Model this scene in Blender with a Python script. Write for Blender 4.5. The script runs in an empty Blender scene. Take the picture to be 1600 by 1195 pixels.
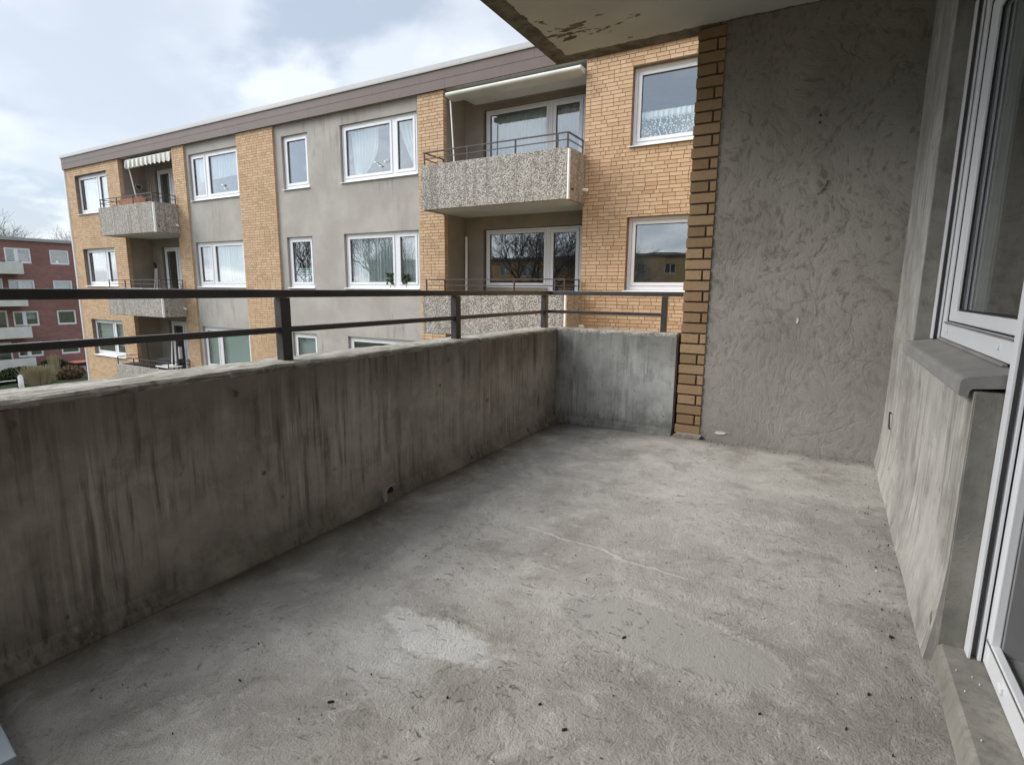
import bpy, math, random
from mathutils import Vector, Matrix, noise as mnoise
C = bpy.context.scene
COL = C.collection
R = math.radians

# ------------------------------------------------------------------ camera
YAW, PITCH, ROLL = -0.5189, -0.1685, 0.0088
cy, sy, cp, sp = math.cos(YAW), math.sin(YAW), math.cos(PITCH), math.sin(PITCH)
Fv = Vector((sy*cp, cy*cp, sp)); Rv = Vector((cy, -sy, 0)); Uv = Rv.cross(Fv)
R2 = Rv*math.cos(ROLL) + Uv*math.sin(ROLL)
U2 = Uv*math.cos(ROLL) - Rv*math.sin(ROLL)
cd = bpy.data.cameras.new('camera')
cam = bpy.data.objects.new('camera', cd); COL.objects.link(cam)
m = Matrix((R2, U2, -Fv)).transposed().to_4x4()
cam.matrix_world = m
cd.sensor_width = 36; cd.lens = 36*853.5/1600
cd.clip_start = 0.02; cd.clip_end = 2000
C.camera = cam

# ------------------------------------------------------------------ world and sun
SUN_EL, SUN_AZ = R(40), R(246)        # azimuth clockwise from +Y
SKY_STRENGTH = 0.08
w = bpy.data.worlds.new('World'); C.world = w; w.use_nodes = True
nt = w.node_tree; nt.nodes.clear()
def nd(nt, typ, **kw):
    n = nt.nodes.new('ShaderNode'+typ)
    for k, v in kw.items():
        if k.startswith('_'): setattr(n, k[1:], v)
        else:
            key = int(k[1:]) if (k[0] == 'i' and k[1:].isdigit()) else k.replace('__', ' ')
            s = n.inputs[key]
            if isinstance(v, bpy.types.NodeSocket): nt.links.new(v, s)
            else: s.default_value = v
    return n
def mth(nt, op, a, b=None, c=None, clamp=False):
    n = nt.nodes.new('ShaderNodeMath'); n.operation = op; n.use_clamp = clamp
    for i, v in enumerate((a, b, c)):
        if v is None: continue
        if isinstance(v, bpy.types.NodeSocket): nt.links.new(v, n.inputs[i])
        else: n.inputs[i].default_value = v
    return n.outputs[0]
def mapr(nt, v, a, b, c=0., d=1., smooth=True):
    n = nt.nodes.new('ShaderNodeMapRange'); n.interpolation_type = 'SMOOTHSTEP' if smooth else 'LINEAR'
    nt.links.new(v, n.inputs[0])
    for i, x in enumerate((a, b, c, d)): n.inputs[i+1].default_value = x
    return n.outputs[0]
def mixc(nt, f, a, b, mode='MIX'):
    n = nt.nodes.new('ShaderNodeMix'); n.data_type = 'RGBA'; n.blend_type = mode
    for i, v in ((0, f), (6, a), (7, b)):
        if isinstance(v, bpy.types.NodeSocket): nt.links.new(v, n.inputs[i])
        elif i == 0: n.inputs[0].default_value = v
        else: n.inputs[i].default_value = (*v[:3], 1)
    return n.outputs[2]

tc = nd(nt, 'TexCoord')
sky = nd(nt, 'TexSky', _sky_type='NISHITA', _sun_disc=False, _sun_elevation=SUN_EL, _sun_rotation=SUN_AZ)
sep = nd(nt, 'SeparateXYZ', Vector=tc.outputs['Generated'])
X, Y, Z = sep.outputs
zc = mth(nt, 'ADD', mth(nt, 'MAXIMUM', Z, 0.0), 0.30)
px = mth(nt, 'DIVIDE', X, zc); py = mth(nt, 'DIVIDE', Y, zc)
pv = nd(nt, 'CombineXYZ', X=px, Y=py, Z=0.3)
n1 = nd(nt, 'TexNoise', Vector=pv.outputs[0], Scale=2.3, Detail=7.0, Roughness=0.5, Distortion=0.15).outputs[0]
n2 = nd(nt, 'TexNoise', Vector=pv.outputs[0], Scale=1.1, Detail=4.0, Roughness=0.5).outputs[0]
pv2 = nd(nt, 'VectorMath', _operation='ADD', i0=pv.outputs[0], i1=(3.1, 7.7, 0))
n3 = nd(nt, 'TexNoise', Vector=pv2.outputs[0], Scale=2.7, Detail=6.0, Roughness=0.5, Distortion=0.1).outputs[0]
base = mixc(nt, mapr(nt, n1, .42, .58), (.43, .485, .565), (.70, .74, .79))
base = mixc(nt, mth(nt, 'MULTIPLY', mapr(nt, n3, .50, .66), .65), base, (.93, .95, .98))
base = mixc(nt, mth(nt, 'MULTIPLY', mapr(nt, n2, .47, .62), .6), base, (.44, .48, .55))
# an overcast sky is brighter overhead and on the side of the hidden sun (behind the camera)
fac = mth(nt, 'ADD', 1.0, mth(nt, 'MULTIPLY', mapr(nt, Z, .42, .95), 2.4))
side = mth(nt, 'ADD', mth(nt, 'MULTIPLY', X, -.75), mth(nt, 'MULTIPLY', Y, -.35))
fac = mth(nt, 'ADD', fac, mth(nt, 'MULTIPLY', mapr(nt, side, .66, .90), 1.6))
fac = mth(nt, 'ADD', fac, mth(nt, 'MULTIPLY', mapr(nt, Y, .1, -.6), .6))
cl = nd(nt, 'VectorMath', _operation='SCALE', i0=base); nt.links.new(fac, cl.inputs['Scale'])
below = mapr(nt, Z, -.06, 0.0)
cl2 = mixc(nt, below, (.16, .17, .15), cl.outputs[0])
bg1 = nd(nt, 'Background', Color=sky.outputs[0], Strength=SKY_STRENGTH)
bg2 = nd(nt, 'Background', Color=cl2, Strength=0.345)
add = nd(nt, 'AddShader', i0=bg1.outputs[0], i1=bg2.outputs[0])
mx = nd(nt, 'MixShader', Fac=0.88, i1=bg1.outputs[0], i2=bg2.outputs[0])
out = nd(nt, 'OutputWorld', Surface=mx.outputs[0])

sd = bpy.data.lights.new('sun', 'SUN'); sd.energy = 1.5; sd.angle = R(45); sd.color = (1, .965, .91)
sun = bpy.data.objects.new('sun', sd); COL.objects.link(sun)
dirv = Vector((math.sin(SUN_AZ)*math.cos(SUN_EL), math.cos(SUN_AZ)*math.cos(SUN_EL), math.sin(SUN_EL)))
sun.rotation_euler = dirv.to_track_quat('Z', 'Y').to_euler(); sun.location = (0, -10, 30)
C.view_settings.view_transform = 'Standard'; C.view_settings.look = 'None'
C.view_settings.exposure = 1.87; C.view_settings.gamma = 1
C.cycles.max_bounces = 8; C.cycles.diffuse_bounces = 4; C.cycles.glossy_bounces = 4
C.cycles.transmission_bounces = 6; C.cycles.transparent_max_bounces = 8
C.cycles.use_denoising = True

# ------------------------------------------------------------------ materials
def newmat(name, rough=.8, col=(.5, .5, .5), spec=.3, metal=0):
    m = bpy.data.materials.new(name); m.use_nodes = True
    b = m.node_tree.nodes['Principled BSDF']
    b.inputs['Base Color'].default_value = (*col, 1); b.inputs['Roughness'].default_value = rough
    b.inputs['Specular IOR Level'].default_value = spec; b.inputs['Metallic'].default_value = metal
    return m, m.node_tree, b
def bump(nt, b, h, dist, strength=1.0, prev=None):
    n = nd(nt, 'Bump', Height=h, Distance=dist, Strength=strength)
    if prev is not None: nt.links.new(prev, n.inputs['Normal'])
    nt.links.new(n.outputs[0], b.inputs['Normal']); return n.outputs[0]
def obj_co(nt, scale=(1, 1, 1), loc=(0, 0, 0)):
    t = nd(nt, 'TexCoord'); mp = nd(nt, 'Mapping', Vector=t.outputs['Object'], Scale=scale, Location=loc)
    return mp.outputs[0]
def noi(nt, v, s, d=4., r=.5, dist=0., lac=2.):
    return nd(nt, 'TexNoise', Vector=v, Scale=s, Detail=d, Roughness=r, Distortion=dist, Lacunarity=lac).outputs[0]
def simple(name, col, rough=.6, spec=.3, metal=0, var=.12, vs=6., bmp=0.):
    m, nt, b = newmat(name, rough, col, spec, metal)
    v = obj_co(nt)
    f = mapr(nt, noi(nt, v, vs, 5., .6), .3, .7)
    c = mixc(nt, f, tuple(x*(1-var) for x in col), tuple(min(1, x*(1+var)) for x in col))
    nt.links.new(c, b.inputs['Base Color'])
    if bmp: bump(nt, b, noi(nt, v, vs*12, 4., .6), bmp)
    return m

def concrete(name, dark, light, streak=.6, seed=0., stain=(.05, .045, .035), top_z=None, cool=None, pit=.7, foot_dark=0.):
    m, nt, b = newmat(name, .9, light, .2)
    v = obj_co(nt, loc=(seed, seed*.7, seed*.3))
    big = noi(nt, v, 1.6, 5., .6, .3)
    mid = noi(nt, v, 7., 6., .65, .5)
    c = mixc(nt, mapr(nt, big, .32, .68), dark, light)
    c = mixc(nt, mth(nt, 'MULTIPLY', mapr(nt, mid, .45, .75), .45), c, tuple(x*1.3 for x in light))
    c = mixc(nt, mth(nt, 'MULTIPLY', mapr(nt, mid, .5, .28), .5), c, tuple(x*.6 for x in dark))
    blot = noi(nt, obj_co(nt, scale=(1, 1, .6), loc=(seed*2, 1, 4)), 16., 6., .7, .6)
    c = mixc(nt, mth(nt, 'MULTIPLY', mapr(nt, blot, .54, .70), .45), c, tuple(x*.55 for x in dark))
    c = mixc(nt, mth(nt, 'MULTIPLY', mapr(nt, blot, .44, .30), .35), c, tuple(x*1.25 for x in light))
    # vertical run-off streaks
    vs = obj_co(nt, scale=(14, 14, .95), loc=(seed, 0, 0))
    s1 = noi(nt, vs, 1.6, 5., .62, .2)
    vs2 = obj_co(nt, scale=(46, 46, 2.1), loc=(seed, 3, 0))
    s2 = noi(nt, vs2, 1.0, 4., .6, .1)
    gate = mapr(nt, noi(nt, v, 2.3, 4., .6), .38, .60)
    c = mixc(nt, mth(nt, 'MULTIPLY', mth(nt, 'MULTIPLY', mapr(nt, s1, .5, .72), gate), streak), c, stain)
    c = mixc(nt, mth(nt, 'MULTIPLY', mth(nt, 'MULTIPLY', mapr(nt, s2, .52, .64), gate), streak*.8), c, stain)
    c = mixc(nt, mth(nt, 'MULTIPLY', mth(nt, 'MULTIPLY', mapr(nt, s2, .46, .32), gate), streak*.6), c, tuple(x*1.5 for x in light))
    # dark lime pits and spots
    vo = nd(nt, 'TexVoronoi', Vector=nd(nt, 'VectorMath', _operation='ADD', i0=v, i1=nd(nt, 'VectorMath', _operation='SCALE', i0=nd(nt, 'TexNoise', Vector=v, Scale=22., Detail=3.).outputs['Color'], Scale=.05).outputs[0]).outputs[0], Scale=7., Randomness=1.)
    spot = mth(nt, 'MULTIPLY', mapr(nt, vo.outputs['Distance'], .11, .05), mapr(nt, noi(nt, v, 4., 2.), .5, .6))
    c = mixc(nt, mth(nt, 'MULTIPLY', spot, pit), c, tuple(x*.5 for x in stain))
    if top_z is not None:
        sx = nd(nt, 'SeparateXYZ', Vector=obj_co(nt)).outputs[2]
        n = noi(nt, vs, .8, 4., .6)
        tz = mapr(nt, mth(nt, 'ADD', sx, mth(nt, 'MULTIPLY', n, .34)), top_z-.06, top_z+.22)
        c = mixc(nt, mth(nt, 'MULTIPLY', tz, .55), c, stain)
    if foot_dark:
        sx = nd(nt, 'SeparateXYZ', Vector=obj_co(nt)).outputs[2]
        lz = mapr(nt, mth(nt, 'ADD', sx, mth(nt, 'MULTIPLY', noi(nt, v, 5., 5., .7), .35)), -.62, -.85)  # ragged darker band towards the foot
        c = mixc(nt, mth(nt, 'MULTIPLY', lz, foot_dark), c, (.035, .035, .024))
    nt.links.new(c, b.inputs['Base Color'])
    h = mth(nt, 'ADD', mth(nt, 'MULTIPLY', noi(nt, v, 60., 6., .7), .5), mth(nt, 'MULTIPLY', mid, .9))
    h = mth(nt, 'SUBTRACT', h, mth(nt, 'MULTIPLY', spot, .8))
    bump(nt, b, h, .004)
    return m

M = {}
M['parapet'] = concrete('parapet_concrete', (.30, .278, .25), (.43, .407, .373), .72, 1.3, (.075, .067, .055), top_z=-.36, foot_dark=.6)
M['parapet_short'] = concrete('short_parapet_concrete', (.25, .255, .25), (.38, .385, .38), .7, 4.1, (.09, .09, .075), top_z=-.36, foot_dark=.8)
M['lowwall'] = concrete('window_wall_concrete', (.225, .215, .198), (.36, .348, .325), .6, 8.3, (.13, .12, .10))
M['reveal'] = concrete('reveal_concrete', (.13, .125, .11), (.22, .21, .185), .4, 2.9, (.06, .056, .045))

def coping():   # weathered top of the parapets: lichen and worn cement skin
    m, nt, b = newmat('worn_parapet_top', .95, (.4, .4, .38), .2)
    v = obj_co(nt); vl = obj_co(nt, scale=(5, 1, 5))
    a = noi(nt, vl, 6., 8., .7, 1.2); bb = noi(nt, v, 28., 6., .7, .6)
    c = mixc(nt, mapr(nt, a, .38, .62), (.15, .14, .115), (.34, .328, .295))
    c = mixc(nt, mth(nt, 'MULTIPLY', mapr(nt, bb, .55, .7), .6), c, (.50, .485, .44))
    c = mixc(nt, mth(nt, 'MULTIPLY', mapr(nt, bb, .44, .3), .8), c, (.07, .065, .045))
    nt.links.new(c, b.inputs['Base Color']); bump(nt, b, mth(nt, 'ADD', a, bb), .006)
    return m
M['coping'] = coping()

def floor_mat():
    m, nt, b = newmat('screed_floor', .88, (.4, .4, .38), .25)
    v = obj_co(nt)
    warp = nd(nt, 'TexNoise', Vector=v, Scale=3.2, Detail=3., Roughness=.55).outputs['Color']
    wv = nd(nt, 'VectorMath', _operation='ADD', i0=v, i1=nd(nt, 'VectorMath', _operation='SCALE', i0=warp, Scale=.22).outputs[0]).outputs[0]
    st = nd(nt, 'Mapping', Vector=wv, Scale=(1.0, 1.7, 1.)).outputs[0]
    brush = noi(nt, st, 58., 6., .72, .15)         # trowel and brush strokes, swirled
    st2 = nd(nt, 'Mapping', Vector=wv, Scale=(1.8, 1.0, 1.), Rotation=(0, 0, .7)).outputs[0]
    brush2 = noi(nt, st2, 46., 6., .72, .2)
    which = mapr(nt, noi(nt, v, 1.7, 2.), .42, .58)
    br = mixc(nt, which, brush, brush2)
    n_ = noi(nt, v, 30., 5., .62, 1.1); rg = mth(nt, 'SUBTRACT', 1., mth(nt, 'ABSOLUTE', mth(nt, 'SUBTRACT', mth(nt, 'MULTIPLY', n_, 4.), 2.)))
    grain = noi(nt, v, 95., 5., .7)
    br = mth(nt, 'ADD', mth(nt, 'MULTIPLY', br, .5), mth(nt, 'ADD', mth(nt, 'MULTIPLY', rg, .16), mth(nt, 'MULTIPLY', grain, .36)))
    big = noi(nt, v, 1.15, 4., .55, .4); mid = noi(nt, wv, 4.2, 6., .6, .3); fine = noi(nt, v, 190., 3., .6)
    c = mixc(nt, mapr(nt, big, .33, .67), (.265, .248, .225), (.39, .372, .343))
    c = mixc(nt, mth(nt, 'MULTIPLY', mapr(nt, mid, .50, .72), .6), c, (.49, .472, .44))
    c = mixc(nt, mth(nt, 'MULTIPLY', mapr(nt, mid, .50, .30), .65), c, (.19, .175, .153))
    m3 = noi(nt, wv, 13., 6., .7, .7)
    c = mixc(nt, mth(nt, 'MULTIPLY', mapr(nt, m3, .52, .70), .4), c, (.52, .505, .475))
    c = mixc(nt, mth(nt, 'MULTIPLY', mapr(nt, m3, .46, .30), .45), c, (.17, .156, .135))
    c = mixc(nt, mth(nt, 'MULTIPLY', mapr(nt, br, .53, .40), .62), c, (.15, .138, .118))
    sp = noi(nt, nd(nt, 'Mapping', Vector=wv, Scale=(1., 2.4, 1.)).outputs[0], 26., 5., .7, .9)
    spg = mapr(nt, noi(nt, v, 2.3, 3., .6), .38, .56)
    scr = mth(nt, 'MULTIPLY', mapr(nt, sp, .60, .70), spg)
    c = mixc(nt, mth(nt, 'MULTIPLY', scr, .75), c, (.085, .077, .062))
    c = mixc(nt, mth(nt, 'MULTIPLY', mapr(nt, sp, .40, .30), .5), c, (.52, .51, .485))
    sx = nd(nt, 'SeparateXYZ', Vector=v); x, y, z = sx.outputs
    dn = noi(nt, v, 5., 5., .65, .5); dn2 = noi(nt, v, 22., 4., .7, .5)
    def blob(cx, cy_, rx, ry, rot, soft=.25, wob=.5):
        ca, sa = math.cos(rot), math.sin(rot)
        dx = mth(nt, 'SUBTRACT', x, cx); dy = mth(nt, 'SUBTRACT', y, cy_)
        u = mth(nt, 'DIVIDE', mth(nt, 'ADD', mth(nt, 'MULTIPLY', dx, ca), mth(nt, 'MULTIPLY', dy, sa)), rx)
        q = mth(nt, 'DIVIDE', mth(nt, 'SUBTRACT', mth(nt, 'MULTIPLY', dy, ca), mth(nt, 'MULTIPLY', dx, sa)), ry)
        d = mth(nt, 'SQRT', mth(nt, 'ADD', mth(nt, 'MULTIPLY', u, u), mth(nt, 'MULTIPLY', q, q)))
        d = mth(nt, 'ADD', d, mth(nt, 'MULTIPLY', mth(nt, 'SUBTRACT', dn, .5), wob))
        d = mth(nt, 'ADD', d, mth(nt, 'MULTIPLY', mth(nt, 'SUBTRACT', dn2, .5), wob*.5))
        return mapr(nt, d, 1.0, 1.0-soft)
    p1 = blob(-.31, 1.43, .33, .145, -.04, .16, .45)       # smooth grey repair patch
    p1b = blob(-.36, 1.42, .43, .215, -.06, .5, .9)     # pale rim round it
    p2 = mth(nt, 'MULTIPLY', blob(-.87, 1.10, .20, .085, -.16, .3, 1.5), 1.)    # white lime bloom
    p3 = blob(-.98, .98, .28, .16, -.3, .9, 1.)
    p4 = blob(-.55, 2.15, .55, .20, -.35, .8, 1.1)
    c = mixc(nt, mth(nt, 'MULTIPLY', p1b, .4), c, (.5, .49, .46))
    c = mixc(nt, mth(nt, 'MULTIPLY', p4, .3), c, (.46, .445, .415))
    c = mixc(nt, mth(nt, 'MULTIPLY', p1, .8), c, (.27, .26, .243))
    c = mixc(nt, mth(nt, 'MULTIPLY', p3, .45), c, (.60, .595, .585))
    c = mixc(nt, mth(nt, 'MULTIPLY', p2, .42), c, (.68, .675, .67))
    # dirt along the foot of the parapet, darker bands along the walls
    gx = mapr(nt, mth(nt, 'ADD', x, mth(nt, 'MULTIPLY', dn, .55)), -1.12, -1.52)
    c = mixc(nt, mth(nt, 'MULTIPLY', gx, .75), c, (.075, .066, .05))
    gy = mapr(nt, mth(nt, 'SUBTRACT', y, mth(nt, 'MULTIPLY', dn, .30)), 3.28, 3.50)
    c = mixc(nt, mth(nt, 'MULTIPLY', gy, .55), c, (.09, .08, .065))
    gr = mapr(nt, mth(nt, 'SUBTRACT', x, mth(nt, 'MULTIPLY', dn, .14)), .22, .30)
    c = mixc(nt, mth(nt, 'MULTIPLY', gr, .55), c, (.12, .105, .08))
    vo = nd(nt, 'TexVoronoi', Vector=wv, Scale=19., Randomness=1.).outputs['Distance']
    pit = mth(nt, 'MULTIPLY', mapr(nt, vo, .085, .045), mapr(nt, noi(nt, v, 3., 2.), .5, .62))
    c = mixc(nt, mth(nt, 'MULTIPLY', pit, .8), c, (.045, .04, .03))
    # hairline ridge left by the screed board
    def line(ax, ay, bx, by, wd, wobble):
        L = math.hypot(bx-ax, by-ay); ux, uy = (bx-ax)/L, (by-ay)/L
        dx = mth(nt, 'SUBTRACT', x, ax); dy = mth(nt, 'SUBTRACT', y, ay)
        t = mth(nt, 'ADD', mth(nt, 'MULTIPLY', dx, ux), mth(nt, 'MULTIPLY', dy, uy))
        q = mth(nt, 'SUBTRACT', mth(nt, 'MULTIPLY', dx, uy), mth(nt, 'MULTIPLY', dy, ux))
        q = mth(nt, 'ABSOLUTE', mth(nt, 'ADD', q, mth(nt, 'MULTIPLY', mth(nt, 'SUBTRACT', dn, .5), wobble)))
        e = mth(nt, 'MULTIPLY', mapr(nt, t, 0, .12), mapr(nt, t, L, L-.12))
        return mth(nt, 'MULTIPLY', mapr(nt, q, wd, wd*.3), e)
    r1 = line(-1.06, 1.875, -.28, 1.775, .012, .10)
    r2 = line(-1.0, 1.20, -.70, 1.195, .013, .05)
    r3 = line(-1.45, 1.9, -.85, 2.75, .009, .06)
    r4 = line(-.15, 1.9, .1, 2.9, .008, .05)
    c = mixc(nt, mth(nt, 'MULTIPLY', r1, .35), c, (.58, .57, .54))
    c = mixc(nt, mth(nt, 'MULTIPLY', r2, .4), c, (.16, .15, .13))
    nt.links.new(c, b.inputs['Base Color'])
    h = mth(nt, 'MULTIPLY', br, mth(nt, 'SUBTRACT', 1.0, mth(nt, 'MULTIPLY', p1, .8)))
    h = mth(nt, 'ADD', h, mth(nt, 'MULTIPLY', fine, .25)); h = mth(nt, 'SUBTRACT', h, mth(nt, 'MULTIPLY', scr, .35))
    h = mth(nt, 'ADD', h, mth(nt, 'MULTIPLY', mid, .9))
    h = mth(nt, 'ADD', h, mth(nt, 'MULTIPLY', r1, .35)); h = mth(nt, 'SUBTRACT', h, mth(nt, 'MULTIPLY', r2, .4))
    h = mth(nt, 'SUBTRACT', h, mth(nt, 'MULTIPLY', pit, .5))
    h = mth(nt, 'ADD', h, mth(nt, 'MULTIPLY', r3, .2))
    bump(nt, b, h, .0105)
    return m
M['floor'] = floor_mat()

def plaster_mat():
    m, nt, b = newmat('trowelled_plaster', .9, (.2, .19, .17), .2)
    v = obj_co(nt)
    warp = nd(nt, 'TexNoise', Vector=v, Scale=2.6, Detail=3.).outputs['Color']
    wv = nd(nt, 'VectorMath', _operation='ADD', i0=v, i1=nd(nt, 'VectorMath', _operation='SCALE', i0=warp, Scale=.35).outputs[0]).outputs[0]
    st = nd(nt, 'Mapping', Vector=wv, Scale=(1.7, 1, 1.), Rotation=(0, .6, 0)).outputs[0]
    br = noi(nt, st, 17., 8., .72, .25); big = noi(nt, v, 1.3, 4., .6); fine = noi(nt, v, 120., 3.)
    c = mixc(nt, mapr(nt, big, .33, .67), (.245, .228, .203), (.355, .335, .303))
    c = mixc(nt, mth(nt, 'MULTIPLY', mapr(nt, br, .50, .36), .65), c, (.125, .112, .094))
    sm = noi(nt, nd(nt, 'Mapping', Vector=wv, Scale=(1., 1., 2.2), Rotation=(0, -.5, 0)).outputs[0], 6., 6., .7, .8)
    c = mixc(nt, mth(nt, 'MULTIPLY', mapr(nt, sm, .54, .68), .34), c, (.12, .108, .09))
    c = mixc(nt, mth(nt, 'MULTIPLY', mapr(nt, br, .56, .72), .5), c, (.37, .35, .31))
    sx = nd(nt, 'SeparateXYZ', Vector=v); x, y, z = sx.outputs
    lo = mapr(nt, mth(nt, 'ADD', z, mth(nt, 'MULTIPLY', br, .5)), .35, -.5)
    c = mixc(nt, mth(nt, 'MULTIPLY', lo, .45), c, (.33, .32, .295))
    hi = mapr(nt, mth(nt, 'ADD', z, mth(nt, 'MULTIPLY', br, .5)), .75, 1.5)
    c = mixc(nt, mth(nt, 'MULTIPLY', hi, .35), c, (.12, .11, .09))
    cr = nd(nt, 'TexVoronoi', Vector=wv, Scale=2.3, _feature='DISTANCE_TO_EDGE').outputs[0]
    crk = mth(nt, 'MULTIPLY', mapr(nt, cr, .012, .004), mapr(nt, noi(nt, v, 2., 3.), .5, .6))
    c = mixc(nt, mth(nt, 'MULTIPLY', crk, .22), c, (.1, .09, .075))
    nt.links.new(c, b.inputs['Base Color'])
    h = mth(nt, 'ADD', br, mth(nt, 'MULTIPLY', fine, .15)); h = mth(nt, 'SUBTRACT', h, mth(nt, 'MULTIPLY', crk, .12))
    bump(nt, b, h, .0085)
    return m
M['plaster'] = plaster_mat()

def ceiling_mat():
    m, nt, b = newmat('peeling_ceiling_paint', .8, (.35, .34, .31), .2)
    v = obj_co(nt); sx = nd(nt, 'SeparateXYZ', Vector=v); x, y, z = sx.outputs
    n = noi(nt, v, 9., 6., .65, .4); n2 = noi(nt, v, 40., 4., .6)
    wob = mth(nt, 'ADD', mth(nt, 'MULTIPLY', mth(nt, 'SUBTRACT', n, .5), .07), mth(nt, 'MULTIPLY', mth(nt, 'SUBTRACT', n2, .5), .02))
    ex = mapr(nt, mth(nt, 'ADD', x, wob), -1.672, -1.664); ey = mapr(nt, mth(nt, 'ADD', y, wob), 3.625, 3.617)
    paint = mth(nt, 'MULTIPLY', ex, ey)
    # flaked patches near the corner
    dx = mth(nt, 'ADD', x, 1.45); dy = mth(nt, 'SUBTRACT', y, 3.36)
    da = mth(nt, 'ADD', mth(nt, 'MULTIPLY', dx, .78), mth(nt, 'MULTIPLY', dy, .62)); db = mth(nt, 'SUBTRACT', mth(nt, 'MULTIPLY', dy, .78), mth(nt, 'MULTIPLY', dx, .62))
    d = mth(nt, 'SQRT', mth(nt, 'ADD', mth(nt, 'POWER', mth(nt, 'DIVIDE', da, .42), 2.), mth(nt, 'POWER', mth(nt, 'DIVIDE', db, .42), 2.)))
    fl = noi(nt, nd(nt, 'Mapping', Vector=v, Rotation=(0, 0, -.3), Scale=(1., 2., 1.)).outputs[0], 5.5, 7., .62, .3)
    flake = mapr(nt, mth(nt, 'SUBTRACT', fl, mth(nt, 'MULTIPLY', d, .17)), .512, .52)
    paint = mth(nt, 'MULTIPLY', paint, mth(nt, 'SUBTRACT', 1., flake))
    raw = mixc(nt, mapr(nt, n, .3, .7), (.075, .062, .046), (.19, .17, .14))
    pc = mixc(nt, mapr(nt, noi(nt, v, 2.2, 5.), .3, .7), (.44, .425, .40), (.51, .495, .47))
    c = mixc(nt, paint, raw, pc); nt.links.new(c, b.inputs['Base Color'])
    h = mth(nt, 'ADD', mth(nt, 'MULTIPLY', paint, .5), mth(nt, 'MULTIPLY', noi(nt, v, 70., 5., .7), mth(nt, 'ADD', mth(nt, 'MULTIPLY', mth(nt, 'SUBTRACT', 1., paint), .8), .12)))
    bump(nt, b, h, .006)
    return m
M['ceiling'] = ceiling_mat()

def brick_face(name, a, bcol, cc, rough=.85, scale=30.):   # colour comes from a per-brick attribute (each brick its own firing)
    m, nt, b = newmat(name, rough, a, .25)
    at = nd(nt, 'Attribute', _attribute_name='tone')
    v = obj_co(nt)
    c = mixc(nt, mapr(nt, at.outputs['Fac'], 0., .55, smooth=False), a, bcol)
    c = mixc(nt, mapr(nt, at.outputs['Fac'], .7, 1., smooth=False), c, cc)
    n = noi(nt, v, scale, 4., .65)
    c = mixc(nt, mth(nt, 'MULTIPLY', mapr(nt, n, .5, .25), .35), c, tuple(x*.6 for x in a))
    c = mixc(nt, mth(nt, 'MULTIPLY', mapr(nt, noi(nt, v, .9, 5., .6), .45, .72), .3), c, tuple(x*.72 for x in a))
    nt.links.new(c, b.inputs['Base Color']); bump(nt, b, n, .003)
    return m
M['brick'] = brick_face('yellow_brick', (.42, .284, .170), (.50, .355, .228), (.39, .25, .142), scale=25.)
M['pier_brick'] = brick_face('ochre_pier_brick', (.25, .165, .09), (.33, .225, .13), (.17, .108, .06), scale=45.)
M['mortar'] = simple('brick_mortar', (.19, .145, .11), .95, var=.2, vs=9., bmp=.003)
M['pier_mortar'] = simple('dark_pier_mortar', (.125, .098, .075), .95, var=.25, vs=20., bmp=.004)

def render_mat():   # grey roughcast of the facade
    m, nt, b = newmat('grey_facade_render', .95, (.36, .34, .3), .2)
    v = obj_co(nt); vs = obj_co(nt, scale=(4, 4, .7))
    big = noi(nt, v, .9, 6., .62, .3); s = noi(nt, vs, 1.7, 6., .65, .2)
    c = mixc(nt, mapr(nt, big, .3, .7), (.295, .275, .25), (.375, .355, .325))
    gate = mapr(nt, noi(nt, v, .5, 2.), .45, .62)
    c = mixc(nt, mth(nt, 'MULTIPLY', mth(nt, 'MULTIPLY', mapr(nt, s, .5, .7), gate), .6), c, (.17, .155, .13))
    nt.links.new(c, b.inputs['Base Color']); bump(nt, b, noi(nt, v, 55., 4., .7), .006)
    return m
M['render'] = render_mat()
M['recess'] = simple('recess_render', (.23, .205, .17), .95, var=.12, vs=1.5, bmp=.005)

def aggregate():
    m, nt, b = newmat('exposed_aggregate', .85, (.4, .37, .33), .3)
    v = obj_co(nt)
    vo = nd(nt, 'TexVoronoi', Vector=v, Scale=40., Randomness=1.)
    hs = nd(nt, 'SeparateColor', Color=vo.outputs['Color']).outputs[0]
    c = mixc(nt, mapr(nt, hs, .1, .9), (.27, .25, .22), (.47, .445, .41))
    c = mixc(nt, mapr(nt, vo.outputs['Distance'], .42, .75), c, (.165, .15, .132))
    vs = obj_co(nt, scale=(5, 5, .6))
    sx = nd(nt, 'SeparateXYZ', Vector=v).outputs[2]
    dirt = mapr(nt, noi(nt, vs, 1.4, 5., .6), .48, .68)
    c = mixc(nt, mth(nt, 'MULTIPLY', dirt, .5), c, (.10, .095, .075))
    nt.links.new(c, b.inputs['Base Color'])
    bump(nt, b, mth(nt, 'SUBTRACT', 1., vo.outputs['Distance']), .014)
    return m
M['aggregate'] = aggregate()
M['upvc_inner'] = simple('shaded_inner_plastic', (.20, .20, .20), .5, .3, var=.06)  # white plastic coloured grey for the shade on the inner jamb
M['soffit'] = simple('painted_soffit', (.50, .49, .46), .85, var=.06, vs=2., bmp=.002)
M['upvc'] = simple('white_window_plastic', (.62, .63, .65), .35, .45, var=.025, vs=3.)
M['upvc_shade'] = simple('grey_groove_plastic', (.16, .15, .14), .6, var=.1)
M['gasket'] = simple('black_gasket', (.012, .012, .014), .5, var=.1)
M['fascia'] = simple('brown_fascia_sheet', (.10, .072, .066), .55, .35, var=.07, vs=1.2)
M['fascia_dark'] = simple('fascia_joint', (.02, .016, .015), .8)
M['roofcap'] = simple('pale_roof_flashing', (.27, .27, .268), .6, .4, var=.05, vs=1.)
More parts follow.
